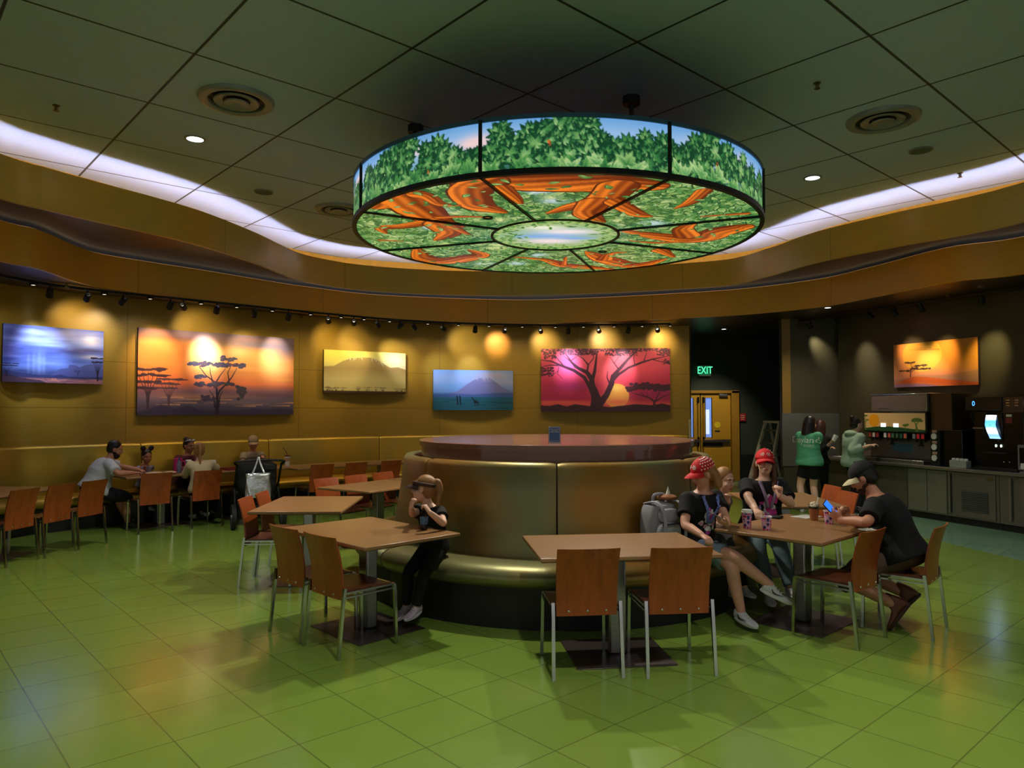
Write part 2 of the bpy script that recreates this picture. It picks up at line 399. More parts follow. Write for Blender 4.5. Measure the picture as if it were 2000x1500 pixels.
FLOORM = gridmat('green_vinyl_tile', C(120, 146, 58), C(92, 110, 44), .457, ANG, (-.396, 4.354), .005, .19, .10, extra=teal, bump=.035, spec=.72)
CEILM = gridmat('grey_ceiling_panel', C(182, 204, 240), C(46, 50, 54), 1.337, ANG, (0, 0), .016, .62, .03)
STEEL = M('brushed_steel', C(150, 148, 146), rough=.32, metal=.9, var=.1, vs=4, stretch=(1, 1, 20))
DSTEEL = M('dark_steel_plate', C(92, 80, 76), rough=.36, metal=.75, var=.12, vs=9)
CHROME = M('chrome', C(190, 192, 186), rough=.16, metal=1, var=.02)
BLACK = M('black_matte', C(14, 14, 15), rough=.55, var=.2)
BLACKG = M('black_gloss', C(12, 12, 14), rough=.2, var=.2)
WHITE = M('white_plastic', C(226, 224, 218), rough=.45, var=.03)
GREYP = M('grey_plastic', C(120, 120, 120), rough=.5)
GLASS = M('clear_glass', C(235, 240, 240), rough=.05, trans=1.0, var=0)

# ------------------------------------------------------------------ floor, ceiling
fl = MB().box((0, 6, -.05), (32, 34, .1)).obj('floor', FLOORM); struct(fl)
o0 = PZ(655, 192, ZC)
for n in CEILM.node_tree.nodes:
    if n.type == 'MAPPING' and n.vector_type == 'TEXTURE': n.inputs['Location'].default_value = (o0.x, o0.y, 0)
struct(MB().box((0, 6, ZC+.05), (32, 34, .1)).obj('ceiling', CEILM))

def band(name, crv, prof, mat, closed=False):
    """sweep a profile of (radial offset, z) along a plan curve"""
    rows = []; arc = []; s = 0
    for i, p in enumerate(crv):
        if i: s += (p-crv[i-1]).length
        row = []
        for o, z in prof:
            q = radial(p, o); row.append(Vector((q.x, q.y, z)))
        rows.append(row); arc += [s]*len(prof)
    b = MB().strip(rows, closed); me = b.mesh(name, mat, 30)
    at = me.attributes.new('arc', 'FLOAT', 'POINT'); at.data.foreach_set('value', np.array(arc, np.float32))
    return link(name, me)
# upper wavy fascia with its cove, lower wavy fascia, low ceiling over the wall seats
fa = band('trim_1', CA, [(.07, 4.36), (.07, ZA1), (0, ZA1), (0, ZA0), (.05, ZA0)], GOLD2); struct(fa)
struct(band('ceiling_tier', CA, [(.05, ZA0), (2.4, ZA0)], SOFF))
struct(band('trim_2', CA, [(.07, 4.36), (.07, 4.12), (1.02, 4.12), (1.02, ZC+.02)], WHITECOVE))
fb = band('trim_3', CB, [(.10, ZB1-.08), (.10, ZB1), (0, ZB1), (0, ZB0), (.05, ZB0)], GOLD3); struct(fb)
struct(band('ceiling_lower', CB, [(.05, ZB0), (5.2, ZB0)], SOFF))
# back wall
wl = band('wall_back', CW, [(0, -.01), (0, ZB0+.02), (.16, ZB0+.02), (.16, -.01)], GOLD, True); struct(wl)
# light in the cove
COVE = M('cove_tube_light', (.86, .80, 1, 1), emit=27.0, var=0)
cv = band('cove_light', CA, [(.16, 4.16), (.22, 4.17)], COVE)
tag(cv, 'long lavender white cove light tube hidden behind the upper wavy fascia', 'cove light')
COVB = M('edge_glow_strip', (1.0, .80, .42, 1), emit=.55, var=0)  # glow put in for the bright edge on top of the fascia
lb = band('edge_glow_strip', CB, [(.012, ZB1+.004), (.05, ZB1+.004)], COVB); tag(lb, 'thin warm glowing strip put in for the bright top edge of the lower wavy fascia', 'glow strip')
# right hand walls
def wallbox(name, a, b, z0, z1, th, mat):
    """upright slab from plan point a to b; thickness grows to the left of a->b"""
    a, b = Vector(a), Vector(b); d = (b-a).normalized(); n = Vector((-d.y, d.x))*th
    return MB().prism([a, b, b+n, a+n], z0, z1).obj(name, mat)
RW0, RWD = Vector((6.24, 13.66)), Vector((.343, -.939))
RWN = Vector((-RWD.y, RWD.x))*-1                     # pointing into the room
if RWN.x > 0: RWN = -RWN
struct(wallbox('wall_right', RW0+RWD*9.5, RW0-RWD*.15, 0, ZB0+.02, -.15, GREYW))
struct(wallbox('wall_alcove', (5.17, 13.9), (6.32, 13.9), 0, ZB0+.02, .18, GREYW))
struct(wallbox('trim_4', (5.155, 13.895), (5.31, 13.88), 1.62, ZB0+.01, .012, goldwall('gold_edge_paint', C(150, 118, 44))))
struct(wallbox('trim_5', (5.14, 13.885), (6.30, 13.885), .62, 1.62, .012, M('steel_wall_panel', C(120, 122, 120), rough=.4, metal=.6, var=.05)))
struct(MB().box((6.0, 17.5, 1.75), (9, .2, 3.6)).obj('wall_recess', DARK))
struct(MB().box((7.6, 15.6, 1.75), (.2, 3.8, 3.6)).obj('wall_recess_right', DARK))
struct(MB().box((2.6, 16.4, 1.75), (.2, 2.4, 3.6)).obj('wall_recess_left', DARK))

# ------------------------------------------------------------------ ceiling fixtures
def vent(px, py, label, r=.36):
    p = PZ(px, py, ZC); t = thing('ceiling_vent', label, 'air vent', p, 0, 'round ceiling vents')
    b = MB().lathe([(r, 0), (r, -.012), (r*.96, -.035), (r*.84, -.045), (r*.74, -.03), (r*.70, .03), (r*.66, .03), (r*.98, 0)][:6]+[(r*.70, 0)], 40, close=True); b.obj('outer_ring', VENTM, t)
    MB().lathe([(r*.69, -.002), (r*.69, -.006)], 32).obj('dark_gap', BLACK, t)
    for k, (r0, r1, z) in enumerate(((.60, .36, -.03), (.33, .01, -.045))):
        MB().lathe([(r*r0, z), (r*(r0-.02), z-.008), (r*r1, z+.012), (r*r1, z+.02), (r*r0, z+.006)], 36, close=True).obj('cone_ring', VENTM, t)
    return t
VENTM = M('vent_grey_metal', C(138, 146, 146), rough=.4, metal=.3)
vent(462, 194, 'round grey ceiling vent beside the left downlight')
vent(662, 408, 'round ceiling vent half hidden behind the left edge of the drum lamp')
vent(1724, 232, 'round grey ceiling vent high on the right above the soda counter')
DLM = M('downlight_diffuser', (1, .96, 1, 1), emit=9, var=0)
def downlight(p, label, energy, spot=95, vis=True):
    t = thing('ceiling_downlight', label, 'downlight', (p[0], p[1], ZC), 0, 'recessed downlights')
    MB().lathe([(.115, 0), (.115, -.008), (.09, -.010), (.088, 0)], 28, close=True).obj('trim_ring', VENTM, t)
    MB().lathe([(.088, -.001), (.088, -.004)], 24).obj('diffuser', DLM, t)
    lamp('downlight_beam', 'SPOT', (p[0], p[1], ZC-.03), energy, (1, .97, .93), (p[0], p[1], 0), t, .09, spot, .7)
    return t
downlight(PZ(381, 271, ZC), 'lit recessed downlight under the left round vent', 250)
downlight(PZ(1587, 347, ZC), 'lit recessed downlight right of the drum lamp', 260)
for i, (x, y, e) in enumerate(((-2.3, 1.2, 210), (.5, 2.6, 330), (3.3, 1.4, 210), (-3.6, 4.4, 95), (3.9, 4.3, 190), (-5.0, 6.3, 36))):
    downlight((x, y), 'recessed downlight above the camera side of the room, %s of six' % ('first', 'second', 'third', 'fourth', 'fifth', 'sixth')[i], e)
def low_light(x, y, tgt, e, label, spot=60):  # lights added to brighten the door recess and the alcove
    t = thing('added_soffit_light', label, 'downlight', (x, y, ZB0), 0, 'added soffit lights')
    MB().lathe([(.07, 0), (.07, -.008), (.052, -.010), (.050, 0)], 24, close=True).obj('trim_ring', VENTM, t)
    MB().lathe([(.050, -.001), (.050, -.004)], 20).obj('diffuser', DLM, t)
    lamp('added_soffit_beam', 'SPOT', (x, y, ZB0-.03), e, (1, .86, .6), tgt, t, .05, spot, .8)
low_light(4.55, 15.6, (4.75, 17.4, .9), 190, 'small light added in the dark recess in front of the yellow door', 62)
low_light(5.35, 12.3, (5.45, 13.0, 1.0), 120, 'small light added in front of the steel alcove', 110)
def disc_speaker(px, py, label):
    p = PZ(px, py, ZC); t = thing('ceiling_speaker', label, 'speaker', p, 0, 'ceiling speakers')
    MB().lathe([(.13, 0), (.13, -.012), (.118, -.016), (.118, -.004)], 28, close=True).obj('bezel', VENTM, t)
    MB().lathe([(.118, -.002), (.118, -.009)], 28).obj('grille', M('speaker_grille', C(110, 116, 110), rough=.8, bump=.4, bs=400), t)
disc_speaker(515, 374, 'flat round grey ceiling speaker left of the drum lamp')
disc_speaker(1798, 293, 'flat round grey ceiling speaker below the right vent')
BRASS = M('sprinkler_brass', C(120, 100, 60), rough=.35, metal=.8)
def sprinkler(p, label):
    t = thing('sprinkler_head', label, 'sprinkler', p, 0, 'fire sprinklers')
    MB().lathe([(.035, 0), (.035, -.006), (.012, -.012), (.012, 0)], 16, close=True).obj('escutcheon', BRASS, t)
    b = MB().tube([(0, 0, -.005), (0, 0, -.045)], .008, 8); b.tube([(-.014, 0, -.012), (-.016, 0, -.035), (0, 0, -.052), (.016, 0, -.035), (.014, 0, -.012)], .004, 6)
    b.obj('frame', BRASS, t); MB().lathe([(.028, -.052), (.028, -.056)], 14).obj('deflector', BRASS, t)
sprinkler(PZ(110, 206, ZC), 'small brass sprinkler on the panel above the left cove')
sprinkler(PZ(1596, 162, ZC), 'small brass sprinkler between the drum lamp and the right vent')
sprinkler(PZ(1875, 338, ZC), 'small brass sprinkler near the right cove light')
sprinkler(PZ(130, 553, ZB0), 'small sprinkler under the low blue-lit soffit at far left')
sprinkler(PZ(590, 615, ZB0), 'small sprinkler under the low soffit right of the orange tree painting')
sprinkler(PZ(1850, 572, ZB0), 'small sprinkler under the low soffit above the soda counter')

# ------------------------------------------------------------------ the drum lamp
LR, LZ0, LZ1 = 2.06, 3.51, 3.94
LP = thing('drum_pendant_lamp', 'huge round glowing drum lamp printed with green leaves and orange tree trunks', 'ceiling lamp', (CX, CY, LZ0))
LAMPM = Mattr('lamp_printed_panel', rough=.35, emit=LAMP_E, base=False)
rng = np.random.default_rng(7)
def px_disc(x, y):
    p = PZ(660+x/2.381, 170+y/2.381, LZ0); return ((p.x-CX)/(2*LR)+.5, (p.y-CY)/(2*LR)+.5)
dc = Canvas(640, 400, (96, 150, 70)); dc.asp = 1.0
for _ in range(260):
    u, v = rng.random(2); dc.glow(u, v, rng.uniform(.02, .07), rng.uniform(.02, .07), [(206, 222, 140), (60, 122, 52), (40, 104, 56), (170, 200, 100)][rng.integers(4)], .6)
LC = [((20, 80, 38), (150, 192, 88)), ((30, 104, 46), (208, 222, 130)), ((50, 128, 58), (234, 236, 166)), ((14, 68, 40), (92, 154, 72)), ((70, 138, 62), (216, 220, 138))]
def leaves(n, rmin=.15, Ls=(.018, .045)):
    for _ in range(n):
        a = rng.uniform(0, 2*PI); r = math.sqrt(rng.uniform(rmin**2*4, 1))*.5; c = LC[rng.integers(len(LC))]
        L = rng.uniform(*Ls); q = (.5+r*math.cos(a), .5+r*math.sin(a), rng.uniform(0, 2*PI)); w = L*rng.uniform(.3, .5); dc.leaf(*q, L*1.12, w*1.3, (14, 64, 32), (20, 76, 38)); dc.leaf(*q, L, w, *c)
leaves(1500, .15, (.03, .06)); leaves(2200)
for _ in range(9):
    a = rng.uniform(0, 2*PI); r = rng.uniform(.22, .42); dc.glow(.5+r*math.cos(a), .5+r*math.sin(a), .03, .025, (196, 216, 228), .9)
for _ in range(70):
    a = rng.uniform(0, 2*PI); r = rng.uniform(.18, .46); dc.glow(.5+r*math.cos(a), .5+r*math.sin(a), .018, .014, (226, 226, 150), .7)
leaves(700, .15, (.012, .03))
T0, T1 = (104, 32, 4), (242, 128, 34)
def trunk(pts, ws):
    q = [px_disc(*p) for p in pts]; q3 = catmull([Vector((a, b, 0)) for a, b in q], 6); n = len(q3)
    w = [float(x)/(2*LR) for x in np.interp(np.linspace(0, 1, n), np.linspace(0, 1, len(ws)), ws)]
    dc.stroke([(p.x, p.y) for p in q3], [x*1.12 for x in w], (80, 26, 8)); dc.stroke([(p.x, p.y) for p in q3], w, T0, 1, T1)
for pts, ws in [
    ([(620, 452), (760, 438), (900, 446), (1100, 450), (1300, 452), (1480, 462)], (.32, .36, .42, .42, .38, .2)), ([(690, 440), (612, 490), (650, 550), (720, 570), (778, 584)], (.36, .36, .30, .18, .05)),
    ([(770, 470), (830, 520), (852, 545)], (.16, .1, .04)), ([(1300, 465), (1220, 530), (1080, 560), (975, 588)], (.34, .30, .18, .04)), ([(1195, 540), (1160, 590), (1215, 628)], (.30, .26, .12)),
    ([(1290, 535), (1390, 590), (1455, 602)], (.2, .16, .04)), ([(180, 560), (300, 525), (380, 575), (470, 630), (545, 645)], (.12, .44, .44, .30, .2)), ([(375, 500), (420, 512), (480, 545), (565, 550)], (.2, .16, .12, .04)),
    ([(450, 625), (300, 648), (205, 655), (225, 682)], (.2, .16, .14, .03)), ([(480, 640), (515, 682), (455, 712)], (.34, .24, .05)), ([(470, 605), (600, 602), (700, 606)], (.10, .06, .03)), ([(535, 650), (620, 692)], (.14, .03)),
    ([(370, 750), (405, 795), (500, 808), (600, 795), (665, 780), (612, 758)], (.08, .30, .36, .30, .2, .05)), ([(820, 790), (960, 803), (1050, 828), (1170, 838), (1300, 850)], (.04, .12, .22, .2, .05)), ([(1045, 825), (1060, 790)], (.1, .03)),
    ([(1160, 765), (1240, 800), (1380, 830), (1520, 800)], (.06, .3, .3, .06)), ([(1240, 800), (1265, 775), (1340, 768)], (.2, .1, .03)), ([(1330, 668), (1450, 688), (1600, 705), (1700, 700), (1780, 672), (1880, 652)], (.08, .2, .34, .36, .36, .22)),
    ([(1625, 690), (1605, 660), (1655, 632)], (.26, .2, .06)), ([(1360, 715), (1480, 724), (1640, 718)], (.03, .07, .03)), ([(1700, 485), (1640, 535), (1570, 565)], (.14, .12, .03)), ([(1690, 602), (1900, 588)], (.03, .07)), ([(1500, 760), (1560, 790)], (.2, .05)), ([(200, 712), (300, 716)], (.06, .03))]:
    trunk(pts, ws)
leaves(260, .2, (.014, .03))
dc.ell(.5, .5, .165, .165, (150, 180, 84))
for u, v, ru, rv, c in ((.5, .5, .13, .10, (132, 178, 232)), (.49, .56, .085, .035, (252, 226, 226)), (.53, .46, .09, .03, (250, 232, 232)), (.47, .42, .06, .025, (240, 240, 214)), (.56, .53, .05, .012, (120, 170, 232)), (.44, .51, .07, .014, (122, 172, 232))):
    dc.glow(u, v, ru, rv, c, .95, 1.2)
for _ in range(420):
    a = rng.uniform(0, 2*PI); r = rng.normal(.145, .02)
    if r > .163: continue
    c = LC[rng.integers(len(LC))]; dc.leaf(.5+r*math.cos(a), .5+r*math.sin(a), a+rng.normal(PI, 1.0), rng.uniform(.012, .03), .009, *c)
D = dc.done(); h, w = D.shape[:2]
gu, gv = np.meshgrid(np.linspace(-LR, LR, w), np.linspace(-LR, LR, h)); pts = np.stack([gu, gv, np.zeros_like(gu)], -1)
fu = (gu[:-1, :-1]+gu[1:, 1:])/2; fv = (gv[:-1, :-1]+gv[1:, 1:])/2; fr = np.hypot(fu, fv); fa_ = np.arctan2(fv, fu) % (2*PI)
HUB = .66
sp_px = [(650, 405), (1545, 420), (1940, 600), (1700, 765), (1200, 858), (660, 855), (215, 757), (105, 575)]
angs = sorted(math.atan2(px_disc(*p)[1]-.5, px_disc(*p)[0]-.5) % (2*PI) for p in sp_px)
grid_obj('centre_panel', pts, D, LAMPM, LP, fr < HUB+.012)
for i in range(8):
    a, b = angs[i], angs[(i+1) % 8]
    m = ((fa_ >= a) & (fa_ < b)) if b > a else ((fa_ >= a) | (fa_ < b))
    grid_obj('underside_panel', pts, D, LAMPM, LP, m & (fr >= HUB) & (fr < LR-.012))
# side of the drum
NS = 1800; sc_ = Canvas(NS, 66, (150, 190, 235)); sc_.asp = 2*PI*LR/(LZ1-LZ0)
sc_.vgrad([(0, (96, 156, 214)), (.3, (150, 186, 226)), (.6, (120, 170, 190)), (1, (20, 80, 46))])
for _ in range(26): sc_.glow(rng.random(), rng.uniform(.2, .55), rng.uniform(.006, .014), rng.uniform(.08, .16), (240, 206, 206), .95, 1.2)
SL = [((24, 96, 46), (176, 208, 124)), ((16, 84, 44), (130, 186, 96)), ((44, 124, 60), (214, 228, 158)), ((10, 70, 42), (90, 160, 76))]
def hgt(u): return .15+.22*math.sin(u*2*PI*9+.6)+.14*math.sin(u*2*PI*23+2)+.05*math.sin(u*2*PI*51)
for k in range(900):
    u = rng.random(); lo = min(.8, max(.05, hgt(u)+.04)); v = lo+(1.02-lo)*(k/900)**.8*rng.uniform(.7, 1); R = rng.uniform(.13, .25)
    sc_.ell(u, v, R*.75/sc_.asp, R*.75, (14, 76, 42), .9, .5)
    base = rng.uniform(0, 6)
    for q in range(10): sc_.leaf(u, v, base+q*2*PI/10, R*1.12, R*.44, (12, 66, 36), (8, 56, 32))
    for q in range(int(rng.integers(8, 12))):
        c = SL[rng.integers(4)]; sc_.leaf(u, v, base+q*2*PI/10+rng.normal(0, .12), R*rng.uniform(.75, 1.1), R*.34, c[1], c[0], (16, 70, 40))
    if rng.random() < .05: sc_.stroke([(u, v), (u+rng.normal(0, .001), v+.12), (u-.0012, v+.3)], [.05, .07, .08], (160, 66, 24), 1, (230, 120, 50))
for k in range(260):
    u = rng.random(); v = rng.uniform(.82, 1.05); c = SL[rng.integers(4)]
    for q in range(5): sc_.leaf(u, v, -PI/2+rng.normal(0, .8), rng.uniform(.15, .3), .09, c[0], c[1])
E_ = sc_.done(); hh, ww = E_.shape[:2]
th = np.linspace(0, 2*PI, ww); zz = np.linspace(LZ1-LZ0, 0, hh); TT, ZZ = np.meshgrid(th, zz)
spts = np.stack([LR*np.cos(TT), LR*np.sin(TT), ZZ], -1); ft = (TT[:-1, :-1]+TT[1:, 1:])/2
E_[:, -1] = E_[:, 0]
for i in range(8):
    a, b = angs[i], angs[(i+1) % 8]
    m = ((ft >= a) & (ft < b)) if b > a else ((ft >= a) | (ft < b))
    grid_obj('side_panel', spts, E_, LAMPM, LP, m)
LFR = M('lamp_frame_black', C(16, 24, 18), rough=.45, metal=.3); LTOP = M('lamp_top_rim', C(60, 100, 130), rough=.4, metal=.4)
MB().lathe([(LR+.014, -.012), (LR+.014, .032), (LR-.004, .032), (LR-.03, -.004), (LR-.03, -.012)], 128, close=True).obj('lower_rim', LFR, LP)
MB().lathe([(LR+.012, .418), (LR+.012, .452), (LR-.02, .452), (LR-.02, .418)], 128, close=True).obj('upper_rim', LTOP, LP)
MB().lathe([(LR-.03, .445), (LR-.03, .44)], 96).obj('top_cover', M('lamp_top_cover', C(70, 70, 72), rough=.7), LP)
MB().lathe([(HUB+.014, -.014), (HUB+.014, .002), (HUB-.014, .002), (HUB-.014, -.014)], 80, close=True).obj('hub_ring', LFR, LP)
for a in angs:
    ca, sa = math.cos(a), math.sin(a)
    MB().sqtube([(HUB*ca, HUB*sa, -.008), ((LR-.01)*ca, (LR-.01)*sa, -.008)], .022).obj('spoke', LFR, LP)
    MB().sqtube([((LR+.004)*ca, (LR+.004)*sa, .02), ((LR+.004)*ca, (LR+.004)*sa, .44)], .03).obj('side_bar', LFR, LP)
for x, y in (PZ(1233, 190, ZC).xy, PZ(812, 246, ZC).xy, (CX-.15, CY+1.2)):
    rx, ry = x-CX, y-CY
    b = MB().tube([(rx, ry, .44), (rx, ry, ZC-LZ0-.01)], .022, 10); r_ = b.obj('hanging_rod', BLACK, LP)
    MB().lathe([(.085, 1.24-.075), (.085, 1.24), (.03, 1.24), (.03, 1.24-.075)], 20, (rx, ry, 0), close=True).obj('ceiling_mount', BLACK, r_)
for x, y in ((697, 603), (1230, 762)):
    p = PZ(660+x/2.381, 170+y/2.381, LZ0)
    s_ = MB().lathe([(.05, -.004), (.05, -.016), (.036, -.016), (.036, -.004)], 16, (p.x-CX, p.y-CY, 0), close=True).obj('dark_dot_ring', BLACK, LP)
    lamp('added_lamp_beam', 'SPOT', (p.x, p.y, LZ0-.04), 240, (1, .95, .8), (p.x, p.y, 0), LP, .05, 150, .5)  # beam added under the dark dot for radial shadows, not the lamp's own
# ------------------------------------------------------------------ paintings on the walls
PAINT = Mattr('painted_canvas', rough=.42)
EDGE = M('canvas_edge_dark', C(38, 26, 30), rough=.6)
def hang(a, b, z0, z1, cv, label, th=.045):
    """a, b: plan points of the left and right end of the front face"""
    a, b = Vector(a), Vector(b); d = (b-a); Lw = d.length; d.normalize(); nrm = Vector((d.y, -d.x))     # towards the room
    mid = (a+b)/2; t = thing('painting', label, 'painting', (mid.x, mid.y, z0), math.atan2(d.y, d.x), 'savanna paintings on the walls')
    H = z1-z0; A = cv.done(); h, w = A.shape[:2]
    gu, gv = np.meshgrid(np.linspace(-Lw/2, Lw/2, w), np.linspace(H, 0, h))
    grid_obj('painted_face', np.stack([gu, np.full_like(gu, -.0015), gv], -1), A, PAINT, t)
    MB().box((0, th/2, H/2), (Lw, th, H)).obj('stretcher', EDGE, t)
    return t
def wallhang(x0, x1, z0, z1, cv, label): return hang(on_curve(x0, CW, -.06), on_curve(x1, CW, -.06), z0, z1, cv, label)
def acacia(c, u, v, h, w, col, rng, layers=3, lean=0):
    """umbrella tree: base u,v ; height h ; crown width w (fractions of the canvas height)"""
    A = c.asp; top = v-h
    for k in range(5):
        x = u+(k-2)/2*w*.36/A; c.stroke([(u+lean*.2*h/A, v), (u+(k-2)*.02*w/A, v-h*.35), (u+(k-2)/2*w*.2/A, v-h*.65), (x, top+.02)], [h*.05, h*.03, h*.018, h*.008], col)
    for k in range(layers):
        y = top+k*h*.16; ww = w*(1-.12*k if k else 1); cx = u+rng.normal(0, .12)*w/A
        for _ in range(int(16)):
            c.ell(cx+rng.uniform(-.5, .5)*ww/A, y+rng.normal(0, h*.012), ww*rng.uniform(.08, .2)/A, h*rng.uniform(.015, .035), col)
R2 = np.random.default_rng(3)
# 1 rain storm
c = Canvas(270, 160); c.vgrad([(0, (92, 96, 160)), (.25, (150, 158, 214)), (.45, (96, 110, 190)), (.7, (118, 142, 232)), (.8, (84, 96, 160)), (1, (70, 66, 100))])
for u, v, ru, rv, q, o in ((.1, .15, .14, .12, (64, 62, 118), .9), (.3, .12, .18, .06, (176, 190, 236), .8), (.36, .25, .16, .06, (184, 204, 246), .8), (.6, .12, .2, .12, (168, 160, 204), .8), (.87, .2, .12, .13, (244, 226, 228), 1), (.7, .42, .22, .05, (86, 80, 136), .9), (.28, .38, .2, .05, (74, 92, 182), .9), (.85, .38, .2, .04, (100, 90, 126), .9), (.05, .45, .12, .2, (78, 70, 140), .8), (.45, .33, .2, .03, (190, 208, 250), .7), (.55, .62, .12, .14, (130, 160, 250), .8), (.86, .5, .14, .05, (236, 222, 222), .8), (.35, .62, .06, .2, (160, 186, 252), .7)):
    c.glow(u, v, ru, rv, q, o, 1.3)
c.noise(R2, 160, 22, .10, .025)
for u in (.24, .29, .345, .39): c.glow(u, .66, .014, .16, (176, 198, 252), .45)
c.below([0, .45, .55, .63, .64, .70, .75, .79, .86, 1], [1, .86, .74, .72, .66, .66, .7, .66, .63, .62], (96, 100, 170), .85)
c.below([0, .12, .3, .5, .55, .62, .8, 1], [.78, .82, .86, .86, .84, .87, .88, .86], (58, 62, 118), .9)
c.below([0, .2, .5, .8, 1], [.88, .9, .9, .9, .9], (206, 130, 130), .8, .03)
for _ in range(26): c.stroke([(q := R2.random(), y := R2.uniform(.9, 1)), (q+.1, y+R2.normal(0, .01))], [.004, .02], [(90, 62, 90), (236, 150, 130), (120, 80, 100)][R2.integers(3)], .7)
c.below([0, .08, .2, .35, .5], [.84, .87, .93, .95, 1.05], (70, 50, 78), .8)
acacia(c, .94, .94, .42, .26, (44, 34, 52), R2, 2); acacia(c, .04, .9, .22, .3, (38, 34, 66), R2, 2); acacia(c, .73, .86, .1, .1, (50, 48, 84), R2, 2)
wallhang(3, 200, 2.07, 2.87, c, 'blue rain storm painting of a savanna at the far left of the wall')
# 2 orange sunset with tall acacia
c = Canvas(400, 214); c.vgrad([(0, (112, 92, 100)), (.09, (150, 100, 80)), (.16, (232, 140, 66)), (.45, (240, 150, 78)), (.62, (232, 116, 70)), (.7, (150, 100, 110)), (.8, (104, 86, 108)), (1, (64, 56, 84))])
for u, v, ru, rv, q, o in ((.15, .3, .14, .25, (246, 140, 70), .9), (.42, .28, .10, .2, (255, 226, 150), .95), (.6, .22, .12, .1, (220, 180, 120), .7), (.85, .35, .12, .25, (246, 186, 110), .9), (.75, .12, .3, .06, (104, 92, 104), .9), (.95, .16, .1, .14, (90, 78, 90), .8), (.3, .06, .2, .05, (150, 120, 130), .7), (.6, .45, .1, .1, (200, 140, 90), .5), (.4, .78, .35, .04, (226, 150, 110), .7), (.6, .86, .3, .03, (250, 180, 120), .8), (.93, .55, .1, .03, (250, 170, 80), .6)):
    c.glow(u, v, ru, rv, q, o, 1.3)
c.noise(R2, 50, 12, .14, .03)
for pts, q in (([.74, .76, .78, .75, .77, .76], (130, 110, 130)), ([.8, .83, .79, .82, .78, .81], (96, 84, 108)), ([.86, .82, .88, .84, .86, .85], (78, 68, 94))):
    c.below(np.linspace(0, 1, 6), pts, q, .55, .05)
for _ in range(16): c.stroke([(q := R2.uniform(.1, 1), y := R2.uniform(.79, .9)), (q+.14, y)], [.003, .018], [(246, 180, 120), (92, 78, 100), (216, 150, 130)][R2.integers(3)], .6)
c.below([0, .08, .14, .22, .3, .36, .44, .6, .72, .8, .9, 1], [.95, .9, .86, .9, .87, .92, .93, .93, .9, .92, .9, .92], (62, 54, 82), .92, .03)
TC = (52, 42, 60)
for pts, w in (([(.475, .97), (.475, .8), (.47, .68), (.445, .58), (.40, .52), (.36, .42)], (.05, .03, .022, .016, .012, .008)), ([(.47, .8), (.49, .7), (.53, .62), (.565, .54), (.60, .42)], (.03, .02, .018, .014, .006)), ([(.46, .62), (.49, .52), (.525, .43)], (.018, .012, .006)), ([(.445, .6), (.43, .5), (.425, .42)], (.014, .01, .006)), ([(.46, .9), (.455, .78), (.425, .7)], (.02, .012, .006)), ([(.55, .58), (.54, .48), (.56, .40)], (.014, .01, .006)), ([(.485, .9), (.49, .78), (.51, .7)], (.02, .014, .006)), ([(.54, .36), (.56, .3)], (.012, .008))):
    c.stroke(pts, w, TC)
for u0, u1, v in ((.30, .66, .385), (.50, .59, .31), (.34, .47, .64), (.44, .58, .615), (.34, .40, .54), (.38, .46, .79)):
    for _ in range(int((u1-u0)*260)): c.ell(R2.uniform(u0, u1), v+R2.normal(0, .012), R2.uniform(.008, .02), R2.uniform(.008, .016), (66+R2.integers(30), 58+R2.integers(20), 76+R2.integers(20)))
acacia(c, .06, .92, .45, .34, (70, 50, 62), R2, 4); acacia(c, .18, .9, .32, .3, (86, 62, 78), R2, 3)
for _ in range(30): c.ell(.63+R2.normal(0, .016), .70+R2.normal(0, .04), .012, .02, (72, 64, 76))
wallhang(268, 573, 1.60, 2.97, c, 'large orange sunset painting with a tall flat-topped tree in its middle')
# 3 pale mountain
c = Canvas(220, 118); c.vgrad([(0, (216, 200, 96)), (.25, (236, 224, 150)), (.5, (214, 196, 124)), (.85, (222, 208, 150)), (1, (214, 196, 130))])
c.glow(.1, .15, .2, .25, (226, 206, 80), .8); c.glow(.9, .2, .15, .25, (246, 244, 214), .8)
c.below([0, .12, .22, .32, .40, .48, .55, .62, .72, .8, .9, 1], [.38, .36, .24, .17, .15, .14, .14, .17, .28, .36, .34, .4], (166, 138, 84), .9, .02)
for _ in range(44):
    u = R2.uniform(.28, .7); v = .02+np.interp(u, [0, .12, .22, .32, .40, .48, .55, .62, .72, .8], [.38, .36, .24, .17, .15, .14, .14, .17, .28, .36]); c.stroke([(u, v), (u+R2.normal(0, .02), v+R2.uniform(.02, .09))], [.02, .004], [(246, 240, 214), (196, 166, 110), (130, 104, 66)][R2.integers(3)], .6)
c.below([0, 1], [.42, .42], (218, 200, 132), .85, .25)
c.below([0, 1], [.93, .93], (70, 46, 24), 1, .02)
for _ in range(22): acacia(c, R2.random(), .96, R2.uniform(.05, .11), R2.uniform(.08, .16), (60, 40, 22), R2, 1)
wallhang(632, 792, 2.0, 2.81, c, 'pale yellow painting of a snow-topped mountain over a row of trees')
